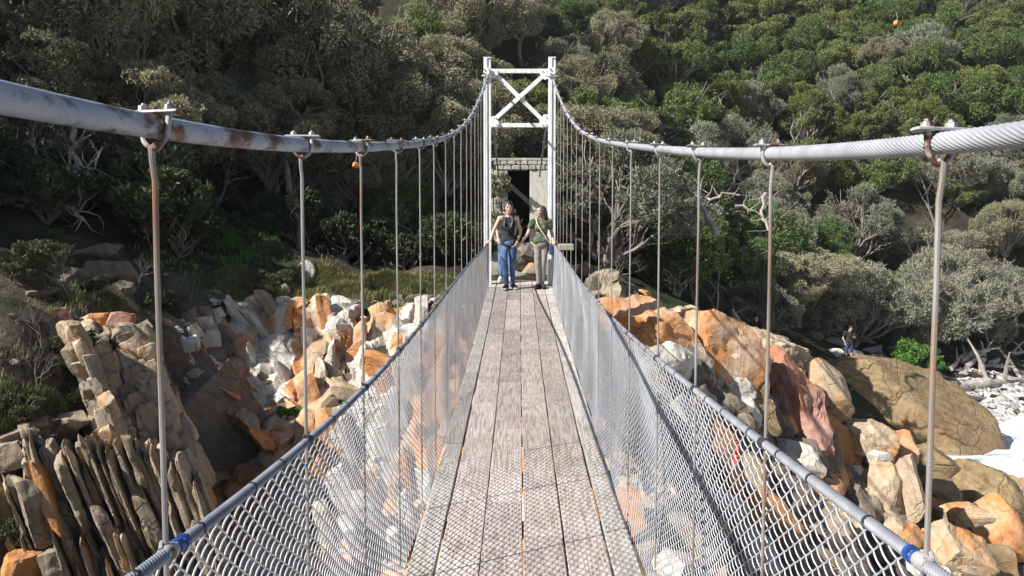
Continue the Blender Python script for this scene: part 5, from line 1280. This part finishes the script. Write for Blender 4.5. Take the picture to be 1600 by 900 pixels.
for i, (px, py, w, h, lab) in enumerate([(808, 408, 40, 34, 'brown boulder seen between the two women at the far end of the deck'), (830, 420, 44, 20, 'flat pale boulder at the deck end behind the right woman'), (790, 425, 30, 24, 'dark rock at the deck end behind the left woman'), (826, 400, 36, 26, 'dark rock leaning under the gatehouse sill')]):
    px_rock('boulder', px, py, 18.3, w, h, 10 * i, 'dark' if i != 1 else 'strata', 1700 + i, lab, 'boulder', settle=False, sub=4)
# ivy over the left jamb
mb_ = None
cmI, csI, rsI = crown_mesh('ivy', 88, 0.45, 0.8, 9, 900, 0.09, 0.06, 'leaf_olive', 0.0, lobe=(.3, .5))
o = link_mesh('leafy_bush', cmI, None, loc=at(782, 300, 20.2)); tag(o, 'climbing leafy shrub covering the left jamb of the gatehouse doorway', 'bush')
o = link_mesh('leafy_bush', cmI, None, loc=at(783, 355, 20.2), rot=(0, 0, 2)); tag(o, 'leafy shrub at the foot of the left jamb of the gatehouse', 'bush')

# ------------------------------------------------------------------ people
def solidify(mb, name, m, voxel, smooth=6, noise_amp=0.0, noise_f=18.0, seed=0):
    """fuse overlapping shapes into one continuous skin"""
    me = mb.mesh(name, m); o = bpy.data.objects.new(name, me); COL.objects.link(o)
    md = o.modifiers.new('r', 'REMESH'); md.mode = 'VOXEL'; md.voxel_size = voxel; md.use_smooth_shade = True
    if smooth: ms = o.modifiers.new('s', 'SMOOTH'); ms.factor = 0.5; ms.iterations = smooth
    dg = bpy.context.evaluated_depsgraph_get(); ev = o.evaluated_get(dg)
    out = bpy.data.meshes.new_from_object(ev); bpy.data.objects.remove(o); bpy.data.meshes.remove(me)
    if noise_amp:
        n = len(out.vertices); co = np.empty(n * 3); out.vertices.foreach_get('co', co); co = co.reshape(-1, 3)
        nr = np.empty(n * 3); out.vertices.foreach_get('normal', nr); nr = nr.reshape(-1, 3)
        P = co * np.array([1, 1, 0.55]) * noise_f
        co = co + nr * (noise_amp * fbm(P, seed, 2))[:, None]; out.vertices.foreach_set('co', co.astype(np.float32).ravel())
    out.materials.clear(); out.materials.append(m)
    out.polygons.foreach_set('use_smooth', [True] * len(out.polygons)); out.update(); out.name = name
    return out
M['skin'] = simple('skin', (0.56, 0.36, 0.27), 0.55, var=0.05, scale=20)
M['hair_black'] = simple('black_hair', (0.018, 0.014, 0.012), 0.5, var=0.3, scale=60)
M['hair_red'] = simple('auburn_hair', (0.075, 0.032, 0.022), 0.5, var=0.3, scale=60)
M['cloth_black'] = simple('black_cloth', (0.018, 0.018, 0.021), 0.85)
def denim():
    m, b, N, L = new_mat('blue_denim'); tc = N('TexCoord'); n = N('TexNoise', i_Scale=6.0, i_Detail=5.0); L(tc.outputs['Object'], n.inputs['Vector'])
    r = ramp(N, [(0.35, (0.03, 0.055, 0.13)), (0.55, (0.07, 0.13, 0.26)), (0.72, (0.2, 0.29, 0.42))]); L(n.outputs[0], r.inputs[0]); L(r.outputs[0], b.inputs['Base Color']); b.inputs['Roughness'].default_value = 0.85
    return m
M['denim'] = denim()
def pattern_green():
    m, b, N, L = new_mat('patterned_olive_cloth'); tc = N('TexCoord'); n = N('TexNoise', i_Scale=26.0, i_Detail=3.0, i_Distortion=1.5); L(tc.outputs['Object'], n.inputs['Vector'])
    r = ramp(N, [(0.42, (0.045, 0.055, 0.028)), (0.52, (0.09, 0.105, 0.055)), (0.64, (0.24, 0.25, 0.17))]); L(n.outputs[0], r.inputs[0]); L(r.outputs[0], b.inputs['Base Color']); b.inputs['Roughness'].default_value = 0.85
    return m
M['olive_cloth'] = pattern_green()
M['grey_cloth'] = simple('taupe_leggings', (0.27, 0.235, 0.215), 0.85, var=0.08)
M['navy'] = simple('navy_cloth', (0.03, 0.045, 0.12), 0.85)
M['white_p'] = simple('white_rubber', (0.75, 0.73, 0.7), 0.6)
M['strap'] = simple('pale_strap', (0.62, 0.58, 0.52), 0.7)
M['dark_p'] = simple('dark_plastic', (0.02, 0.02, 0.022), 0.4)
M['eye'] = simple('eye_dark', (0.02, 0.015, 0.012), 0.3); M['lip'] = simple('lips', (0.42, 0.16, 0.14), 0.5)
M['pink'] = simple('pink_hair_tie', (0.6, 0.2, 0.25), 0.6)
def hand(mb, w, d, palm_n, side, curl, s=1.0):
    """w wrist, d pointing direction, palm_n normal out of the palm, side +1/-1 which way the thumb lies"""
    d = Vector(d).normalized(); n = Vector(palm_n); n = (n - d * n.dot(d)).normalized(); t = d.cross(n) * side; w = Vector(w)
    R = Matrix((t, n, d)).transposed()
    mb.ell(w + d * 0.045 * s, (0.04 * s, 0.016 * s, 0.05 * s), R)
    for k, (o, L) in enumerate(((0.03, 0.07), (0.011, 0.079), (-0.009, 0.074), (-0.028, 0.058))):
        p = w + d * 0.082 * s + t * o * s; a = 0.0; q = p
        for j, f in enumerate((0.45, 0.32, 0.23)):
            a += curl * (0.75 + 0.1 * k); dv = d * math.cos(a) + n * math.sin(a); q2 = q + dv * L * f * s; mb.cap(q, (0.0088 - 0.0009 * j) * s, q2, (0.0082 - 0.001 * j) * s, 8); q = q2
    p = w + d * 0.022 * s + t * 0.03 * s; q = p + (t * 0.7 + d * 0.6 + n * 0.25).normalized() * 0.038 * s; mb.cap(p, 0.0115 * s, q, 0.0095 * s, 8)
    q2 = q + (d * 0.8 + t * 0.2 + n * (0.2 + curl * 0.6)).normalized() * 0.03 * s; mb.cap(q, 0.0093 * s, q2, 0.0075 * s, 8)
def person(name, label, loc, J, o, group=None, yaw=0.0, fem=True, voxel=0.0085):
    """J: joints in metres, person facing -Y at the origin; o: outfit"""
    V = {k: Vector(v) for k, v in J.items()}
    e = empty(name, loc, (0, 0, yaw)); tag(e, label, 'person', group)
    b = MB(); pel, che, nek, hed = V['pelvis'], V['chest'], V['neck'], V['head']
    hf = Matrix.Rotation(V['face'].x, 3, 'Z') @ Matrix.Rotation(V['face'].y, 3, 'X')   # head turn, nod
    w = 1.0 if fem else 1.1
    def torso(m, g, low=True):
        if low: m.ell(pel, ((0.158 if fem else .155) + g, 0.112 + g, 0.125 + g))
        wa = pel.lerp(che, 0.5); m.ell(wa, ((0.118 if fem else .14) * w + g, 0.09 + g, 0.15 + g)); m.cap(pel, 0.1 + g, wa, 0.092 + g)
        m.ell(che, (0.142 * w + g, 0.102 + g, 0.165 + g)); m.cap(wa, 0.09 + g, che, 0.098 + g)
        if fem:
            for s in (-1, 1): m.ell(che + Vector((s * 0.062, -0.075, -0.01)), (0.058 + g, 0.05 + g, 0.058 + g))
    torso(b, 0); top = che.lerp(nek, 0.72)
    b.cap(V['shL'], 0.052 * w, top + Vector((-0.04, 0, 0)), 0.05); b.cap(V['shR'], 0.052 * w, top + Vector((0.04, 0, 0)), 0.05)
    b.cap(che + Vector((0, 0, .05)), 0.08, nek, 0.052); b.cap(nek, 0.052 * w, hed + hf @ Vector((0, 0.015, -0.04)), 0.05 * w)
    def hp(x, y, z): return hed + hf @ Vector((x, y, z))
    b.ell(hp(0, 0.008, 0.025), (0.076, 0.094, 0.092), hf, 3); b.ell(hp(0, -0.028, -0.045), (0.056, 0.062, 0.068), hf, 3); b.ell(hp(0, -0.062, -0.092), (0.024, 0.022, 0.02), hf)
    b.cap(hp(0, -0.088, 0.012), 0.009, hp(0, -0.108, -0.024), 0.0135, 8); b.ell(hp(0, -0.082, -0.058), (0.024, 0.014, 0.011), hf)
    for s in (-1, 1):
        b.ell(hp(s * 0.077, 0.01, -0.01), (0.012, 0.02, 0.032), hf); b.ell(hp(s * 0.033, -0.082, 0.028), (0.022, 0.014, 0.009), hf); b.ell(hp(s * 0.042, -0.068, -0.02), (0.024, 0.02, 0.02), hf)
    for s in 'LR':
        b.cap(V['sh' + s], 0.046 * w, V['el' + s], 0.037 * w); b.cap(V['el' + s], 0.037 * w, V['wr' + s], 0.025 * w)
        d = (V['wr' + s] - V['el' + s]); hd = V.get('hd' + s, d); hand(b, V['wr' + s] + d.normalized() * 0.01, hd, V.get('pn' + s, Vector((0, 1, 0))), 1 if s == 'R' else -1, o.get('curl' + s, 0.35))
        b.cap(V['hp' + s], 0.077, V['kn' + s], 0.049); b.cap(V['kn' + s], 0.052, V['an' + s], 0.036)
        kd = V['an' + s] - V['kn' + s]; b.ell(V['kn' + s] + kd * 0.3 + Vector((0, 0.022, 0)), (0.05, 0.05, 0.11))
        b.cap(V['an' + s] + Vector((0, 0.02, -0.035)), 0.034, V['to' + s], 0.028)
    body = link_mesh('body', solidify(b, 'body', M['skin'], voxel, 4), e)
    # face
    for s in (-1, 1):
        m = MB(); m.ell(hp(s * 0.033, -0.0865, 0.014), (0.0115, 0.006, 0.006), hf); m.build('eye', M['eye'], e)
        m = MB(); m.cap(hp(s * 0.02, -0.094, 0.033), 0.004, hp(s * 0.05, -0.084, 0.034), 0.003, 6); m.build('eyebrow', M[o['hair']], e)
    m = MB(); m.cap(hp(-0.02, -0.0925, -0.056), 0.005, hp(0.02, -0.0925, -0.056), 0.005, 6); m.build('mouth', M['lip'], e)
    # clothes
    t = MB(); g = 0.012
    if o['top'] == 'tank':
        torso(t, g, False); t.cap(pel + Vector((-0.05, 0, 0.03)), 0.118, pel + Vector((0.05, 0, 0.03)), 0.118); t.cap(pel + Vector((-0.065, 0, -0.04)), 0.108, pel + Vector((0.065, 0, -0.04)), 0.108)
        for s in (-1, 1):
            t.cap(che + Vector((s * 0.075, -0.085, 0.09)), 0.024, V['shL'].lerp(V['shR'], 0.5 + s * 0.33) + Vector((0, -0.01, 0.045)), 0.02); t.cap(V['shL'].lerp(V['shR'], 0.5 + s * 0.33) + Vector((0, -0.01, 0.045)), 0.02, che + Vector((s * 0.07, 0.085, 0.06)), 0.022)
    else:
        torso(t, g + 0.003, False); t.cap(pel + Vector((-0.055, 0, 0.05)), 0.125, pel + Vector((0.055, 0, 0.05)), 0.125)
        if o['top'] == 'long': t.cap(pel + Vector((-0.06, 0, -0.03)), 0.12, pel + Vector((0.06, 0, -0.03)), 0.12)
        t.cap(V['shL'], 0.066 * w, top + Vector((-0.03, 0, 0)), 0.062); t.cap(V['shR'], 0.066 * w, top + Vector((0.03, 0, 0)), 0.062); t.cap(che, 0.11, top, 0.07)
        for s in 'LR':
            q = V['sh' + s].lerp(V['el' + s], o.get('sleeve', 0.55)); t.cap(V['sh' + s], 0.064 * w, q, 0.058 * w)
    link_mesh('shirt', solidify(t, 'shirt', M[o['top_m']], 0.009, 4, 0.008, 16, 3), e)
    t = MB(); t.ell(pel, (0.165 + 0.006, 0.12 + 0.004, 0.125))
    t.cap(pel + Vector((-0.05, 0, 0.05)), 0.1, pel + Vector((0.05, 0, 0.05)), 0.1)
    lg = o.get('leg', 1.0); fl = o.get('flare', 0.0)
    for s in 'LR':
        gl = 0.011 + fl
        if lg <= 1: q = V['hp' + s].lerp(V['kn' + s], lg * 1.0); t.cap(V['hp' + s], 0.079 + gl, V['kn' + s] if lg == 1 else q, 0.05 + gl)
        if lg == 1:
            t.cap(V['kn' + s], 0.05 + gl, V['an' + s] + Vector((0, 0, 0.0)), 0.034 + gl); kd = V['an' + s] - V['kn' + s]; t.ell(V['kn' + s] + kd * 0.3 + Vector((0, 0.022, 0)), (0.045 + gl, 0.045 + gl, 0.11))
    link_mesh('trousers' if lg == 1 else 'shorts', solidify(t, 'trousers', M[o['leg_m']], 0.009, 4, 0.010, 14, 5), e)
    for s in 'LR':
        t = MB(); a = V['an' + s]; tp = V['to' + s]
        t.cap(a + Vector((0, 0.035, -0.035)), 0.045, tp, 0.037); t.cap(a + Vector((0, 0.02, 0.0)), 0.045, a + Vector((0, 0, -0.03)), 0.046); t.cap(a.lerp(tp, 0.4) + Vector((0, 0, -0.01)), 0.045, tp, 0.034)
        sh = link_mesh('shoe', solidify(t, 'shoe', M[o['shoe']], 0.008, 3), e)
        so = MB(); d = Vector((tp.x - a.x, tp.y - a.y - 0.035, 0)); L = d.length; d.normalize(); zz = min(a.z - 0.07, tp.z - 0.026); zc = zz
        c = (Vector((a.x, a.y + 0.035, 0)) + Vector((tp.x, tp.y, 0))) / 2; ang = math.atan2(d.y, d.x)
        so.cbox((c.x, c.y, zc), (L + 0.085, 0.084, 0.024), 0.01, (0, 0, ang)); so.build('sole', M[o.get('sole', 'white_p')], sh)
    # hair
    t = MB(); r = random.Random(len(label))
    t.ell(hp(0, 0.022, 0.045), (0.086, 0.098, 0.092), hf, 3)
    for s in (-1, 1): t.ell(hp(s * 0.06, 0.03, 0.0), (0.03, 0.065, 0.07), hf)
    if o['style'] == 'bun':
        for k in range(16): a = r.uniform(0, 6.28); t.ell(hp(0.075 * math.cos(a), 0.02 + 0.05 * r.random(), 0.075 + 0.06 * math.sin(a) * 0.8), (r.uniform(.02, .036),) * 3, None, 1)
        for s in (-1, 1): t.cap(hp(s * 0.08, 0.0, 0.05), 0.02, hp(s * 0.088, 0.0, -0.05), 0.012)
    elif o['style'] == 'long':
        t.cap(hp(0, 0.07, 0.0), 0.075, hp(0.0, 0.1, -0.13), 0.06); t.cap(hp(0.03, 0.1, -0.1), 0.05, hp(0.035, 0.11, -0.2), 0.03); t.cap(hp(-0.04, 0.08, -0.08), 0.05, hp(-0.05, 0.09, -0.19), 0.03)
        for s in (-1, 1): t.cap(hp(s * 0.07, 0.02, 0.05), 0.026, hp(s * 0.075, 0.04, -0.12), 0.024)
    elif o['style'] == 'wild':
        for k in range(26): a = r.uniform(-0.3, 3.44); t.ell(hp(0.1 * math.cos(a), 0.02 + 0.06 * r.uniform(-.6, 1), 0.06 + 0.085 * math.sin(a)), (r.uniform(.025, .04),) * 3, None, 1)
    # keep the face free
    hm = solidify(t, 'hair', M[o['hair']], 0.008, 3, 0.010, 45, 9)
    link_mesh('hair', hm, e)
    return e, V, hp
dz = lambda p: deck(p)
YW = 16.05
xa = CX + (795 - 813.5) / F * YW; xb = CX + (845.5 - 813.5) / F * YW
grip_l = XL + 0.0; 
# left woman: black tank top, jeans, right hand on the rail, camera round her neck
locA = Vector((xa, YW - 0.1, deck(YW - 0.1) + 0.003)); rlz = railL(YW - 0.15) - locA.z; rlx = XL - xa
SA = 1.06; rlx /= SA; rlz /= SA
JA = dict(pelvis=(0.0, 0, 0.9), chest=(-0.01, 0.0, 1.22), neck=(-0.005, 0.01, 1.41), head=(0.0, -0.015, 1.535), face=(0.12, 0.05, 0), shL=(-0.165, 0.01, 1.345), shR=(0.155, 0.01, 1.35),
          elL=(-0.285, -0.01, 1.1), wrL=(rlx + 0.07, -0.06, rlz + 0.065), hdL=(-0.7, -0.2, -0.45), pnL=(-0.3, 0, -1), elR=(0.225, 0.06, 1.08), wrR=(0.165, -0.07, 0.9), hdR=(-0.45, -0.25, -0.8), pnR=(-1, 0, 0.2),
          hpL=(-0.085, 0, 0.86), hpR=(0.085, 0, 0.86), knL=(-0.075, -0.1, 0.48), anL=(-0.035, -0.08, 0.085), toL=(-0.075, -0.22, 0.04), knR=(0.085, 0.02, 0.47), anR=(0.075, 0.08, 0.085), toR=(0.14, -0.05, 0.04))
eA, VA, hpA = person('person', 'woman in black tank top and blue jeans, a hand on the left rail', locA, JA, dict(top='tank', top_m='cloth_black', leg_m='denim', shoe='cloth_black', hair='hair_black', style='bun', curlL=0.7, curlR=0.5), 'people on the bridge')
eA.scale = (SA, SA, SA)
mb = MB(); mb.cbox((-0.02, -0.165, 1.14), (0.115, 0.06, 0.08), 0.012); cm_ = mb.build('camera', M['dark_p'], None); cm_.parent = eA
mb = MB(); mb.tube([(-0.02, -0.19, 1.14), (-0.02, -0.245, 1.135)], 0.032, 16); o = mb.build('lens', M['dark_p'], cm_)
for s in (-1, 1):
    mb = MB(); mb.tube([(-0.02 + s * 0.06, -0.165, 1.17), (s * 0.075, -0.135, 1.27), (s * 0.075, -0.09, 1.38), (s * 0.06, -0.02, 1.425), (s * 0.03, 0.05, 1.43), (0, 0.06, 1.43)], 0.007, 6); o = mb.build('camera_strap', M['dark_p'], None); o.parent = cm_
mb = MB(); mb.ell((-0.085, -0.02, 1.53), (0.02, 0.02, 0.025)); o = mb.build('hair_tie', M['pink'], None); o.parent = eA
# right woman: olive patterned t-shirt, grey leggings, looking at her friend
locB = Vector((xb, YW - 0.02, deck(YW) + 0.003)); rrz = railR(YW - 0.1) - locB.z; rrx = XR - xb
JB = dict(pelvis=(0.0, 0, 0.91), chest=(0.0, 0.01, 1.23), neck=(0.0, 0.015, 1.42), head=(-0.005, 0.0, 1.545), face=(-1.15, 0.0, 0), shL=(-0.165, 0.0, 1.355), shR=(0.165, 0.015, 1.355),
          elL=(-0.265, -0.04, 1.115), wrL=(-0.4, -0.12, 0.93), hdL=(-0.6, -0.2, -0.6), pnL=(0, 1, 0), elR=(rrx - 0.03, 0.07, 1.12), wrR=(rrx - 0.01, -0.05, rrz + 0.075), hdR=(0.1, -0.7, -0.5), pnR=(0.2, 0, -1),
          hpL=(-0.085, 0, 0.87), hpR=(0.085, 0, 0.87), knL=(-0.065, -0.03, 0.48), anL=(-0.04, 0.02, 0.085), toL=(-0.11, -0.12, 0.04), knR=(0.05, -0.01, 0.48), anR=(0.035, 0.05, 0.085), toR=(0.06, -0.12, 0.04))
eB, VB, hpB = person('person', 'woman with auburn hair in an olive t-shirt and grey leggings looking to her left', locB, JB, dict(top='tee', top_m='olive_cloth', leg_m='grey_cloth', shoe='cloth_black', sole='dark_p', hair='hair_red', style='long', sleeve=0.5, curlR=0.7, curlL=0.4), 'people on the bridge')
eB['label'] = 'woman with auburn hair in olive t-shirt and grey leggings, hand on right rail'
mb = MB(); pts = [(-0.1, 0.02, 1.425), (-0.1, -0.06, 1.41), (-0.075, -0.135, 1.3), (0.0, -0.15, 1.17), (0.09, -0.135, 1.05), (0.16, -0.09, 0.94), (0.19, -0.04, 0.86)]
mb.tube(pts, 0.012, 6); o = mb.build('bag_strap', M['strap'], None); o.parent = eB
mb = MB(); mb.cbox((0.21, -0.05, 0.78), (0.09, 0.16, 0.19), 0.02); o = mb.build('shoulder_bag', M['navy'], None); o.parent = eB
# third person standing behind the left woman
YC = 17.0; xc = CX + (791 - 813.8) / F * YC; locC = Vector((xc, YC, H(xc, YC)))
zC = at(792, 434, YC).z - 0.07; locC.z = zC
JC = dict(pelvis=(0.0, 0, 0.93), chest=(0.0, 0.01, 1.26), neck=(0.0, 0.01, 1.46), head=(-0.01, 0.0, 1.585), face=(0.3, 0.0, 0), shL=(-0.17, 0.0, 1.39), shR=(0.17, 0.0, 1.39), elL=(-0.2, 0.05, 1.13), wrL=(-0.16, -0.08, 0.93), elR=(0.2, 0.05, 1.13), wrR=(0.17, -0.06, 0.92),
          hpL=(-0.085, 0, 0.89), hpR=(0.085, 0, 0.89), knL=(-0.1, -0.02, 0.49), anL=(-0.1, 0.02, 0.085), toL=(-0.13, -0.13, 0.04), knR=(0.1, -0.01, 0.49), anR=(0.11, 0.03, 0.085), toR=(0.14, -0.12, 0.04))
person('person', 'dark haired person in jeans and white shoes half hidden behind the left woman', locC, JC, dict(top='tee', top_m='cloth_black', leg_m='denim', shoe='white_p', hair='hair_black', style='wild'), 'people on the bridge')
mb = MB(); _zp = zC - 0.02; mb.cbox((CX, 17.25, _zp - 0.1), (1.5, 0.78, 0.2), 0.02); o = mb.build('landing_slab', M['dark'], BR); o.location = -bridge_base
# man on the shore
dM = 37.2; pM = at(1326, 565.5, dM)
JM = dict(pelvis=(0.0, 0, 0.93), chest=(0.0, 0.0, 1.27), neck=(0.0, -0.02, 1.47), head=(0.02, -0.06, 1.6), face=(0.25, 0.35, 0), shL=(-0.2, 0.0, 1.4), shR=(0.2, 0.0, 1.4), elL=(-0.29, 0.02, 1.12), wrL=(-0.2, -0.04, 0.9), hdL=(0.2, -0.1, -1), elR=(0.26, -0.03, 1.14), wrR=(0.14, -0.24, 1.2), hdR=(-0.5, -0.6, 0.2),
          hpL=(-0.09, 0, 0.89), hpR=(0.09, 0, 0.89), knL=(-0.12, -0.01, 0.5), anL=(-0.12, 0.02, 0.085), toL=(-0.15, -0.14, 0.04), knR=(0.12, -0.02, 0.5), anR=(0.13, 0.01, 0.085), toR=(0.17, -0.14, 0.04))
eM, VM, hpM = person('person', 'man in black t-shirt and navy shorts standing on the shore rocks', pM, JM, dict(top='long', top_m='cloth_black', leg_m='navy', leg=0.98, flare=0.02, shoe='white_p', hair='hair_black', style='short', sleeve=0.6), None, fem=False, voxel=0.011)
make_rock('boulder', pM + Vector((0.1, 0.2, -0.32)), (0.9, 0.7, 0.33), 'brown', 1801, (0, 0, .3), sub=4, rough=.05); tag(COL.objects[-1], 'flat brown rock directly under the standing man', 'boulder', G_S)
# seated person in the shade
dS = 30.0; pS = at(1180, 545, dS); zg = H(pS.x, pS.y); pS.z = max(zg, at(1180, 543, dS).z - 0.05)
JS = dict(pelvis=(0.0, 0.1, 0.5), chest=(0.0, 0.02, 0.82), neck=(0.0, -0.02, 1.02), head=(-0.02, -0.06, 1.14), face=(-0.2, 0.2, 0), shL=(-0.19, 0.0, 0.95), shR=(0.19, 0.0, 0.95), elL=(-0.25, -0.1, 0.7), wrL=(-0.08, -0.32, 0.62), hdL=(0.8, -0.3, 0), elR=(0.25, -0.1, 0.7), wrR=(0.08, -0.32, 0.64), hdR=(-0.8, -0.3, 0),
          hpL=(-0.09, 0.05, 0.48), hpR=(0.09, 0.05, 0.48), knL=(-0.14, -0.38, 0.52), anL=(-0.13, -0.36, 0.085), toL=(-0.15, -0.5, 0.04), knR=(0.14, -0.38, 0.52), anR=(0.13, -0.36, 0.085), toR=(0.15, -0.5, 0.04))
person('person', 'person in dark clothes sitting in deep shade behind the orange rock ridge', pS, JS, dict(top='tee', top_m='cloth_black', leg_m='navy', shoe='cloth_black', hair='hair_black', style='short', sleeve=0.6), None, fem=False, voxel=0.012)
make_rock('boulder', pS + Vector((0, 0.15, 0.1)), (0.5, 0.35, 0.36), 'dark', 1802, sub=3); tag(COL.objects[-1], 'dark rock the shaded person sits on, behind the orange ridge', 'boulder')

# ------------------------------------------------------------------ small things
def mesh_tag():
    p = at_x(1155, 722, XR + 0.03); e = empty('hanging_tag', p); tag(e, 'grey tag tied to the right mesh with a red and orange ribbon', 'tag')
    M['tag_grey'] = simple('grey_plastic', (0.32, 0.34, 0.34), 0.5); M['red'] = simple('red_ribbon', (0.62, 0.03, 0.03), 0.6); M['orange_r'] = simple('orange_ribbon', (0.75, 0.25, 0.06), 0.6)
    n = Matrix.Rotation(math.radians(90), 3, 'Z') @ Matrix.Rotation(0.45, 3, 'Y')
    mb = MB(); mb.cbox((-0.012, 0.004, -0.008), (0.046, 0.012, 0.034), 0.003, n); mb.build('tag_plate', M['tag_grey'], e)
    mb = MB(); mb.tube([(-0.012, 0.012, 0.012), (-0.014, 0.0, 0.03), (-0.012, -0.012, 0.022), (-0.014, -0.02, 0.03)], 0.0065, 6); mb.build('ribbon', M['orange_r'], e)
    mb = MB(); mb.tube([(-0.012, -0.018, -0.004), (-0.016, -0.012, 0.02), (-0.012, -0.006, 0.036), (-0.012, -0.016, 0.05), (-0.012, -0.024, 0.032)], 0.0075, 6); mb.build('ribbon', M['red'], e)
    mb = MB(); mb.tube([(-0.01, 0.0, 0.066), (-0.012, -0.008, 0.074), (-0.01, -0.018, 0.068)], 0.007, 6); mb.build('ribbon', M['red'], e)
mesh_tag()
def marker(px, py, d, w, label):
    p = at(px, py, d); e = empty('trail_marker', p); tag(e, label, 'marker')
    M['orange_p'] = simple('orange_plastic', (0.7, 0.26, 0.05), 0.5)
    mb = MB(); mb.cbox((0, 0, 0), (w, w * 0.7, w * 0.9), w * 0.2, (0.1, 0.3, 0.4)); mb.build('float', M['orange_p'], e)
    mb = MB(); mb.tube([(0, 0, w * 0.4), (w * 0.1, 0, w * 0.9), (0, 0.1, w * 1.6)], w * 0.06, 6); mb.build('cord', M['bark'], e)
p_ = None
marker(1401, 37, 74.0, 0.62, 'orange float hanging in a dark gap high on the right slope')
marker(556, 258, 19.5, 0.16, 'small orange scrap caught in twigs under the left cable')

# ------------------------------------------------------------------ light sea haze
def haze():
    zs = [o.matrix_world @ Vector(c) for o in ()]
    x0, x1, y0, y1, z0, z1 = -175, 180, -140, 222, -6.0, 58.0
    mb = MB(); mb.box(((x0 + x1) / 2, (y0 + y1) / 2, (z0 + z1) / 2), (x1 - x0, y1 - y0, z1 - z0))
    m = bpy.data.materials.new('sea_haze'); m.use_nodes = True; nt = m.node_tree; nt.nodes.clear()
    out = nt.nodes.new('ShaderNodeOutputMaterial'); v = nt.nodes.new('ShaderNodeVolumePrincipled')
    v.inputs['Color'].default_value = (0.86, 0.92, 1.0, 1); v.inputs['Density'].default_value = 0.0003; v.inputs['Anisotropy'].default_value = 0.2
    nt.links.new(v.outputs[0], out.inputs['Volume'])
    tag(mb.build('haze', m, None, smooth=False), kind='stuff')
haze()
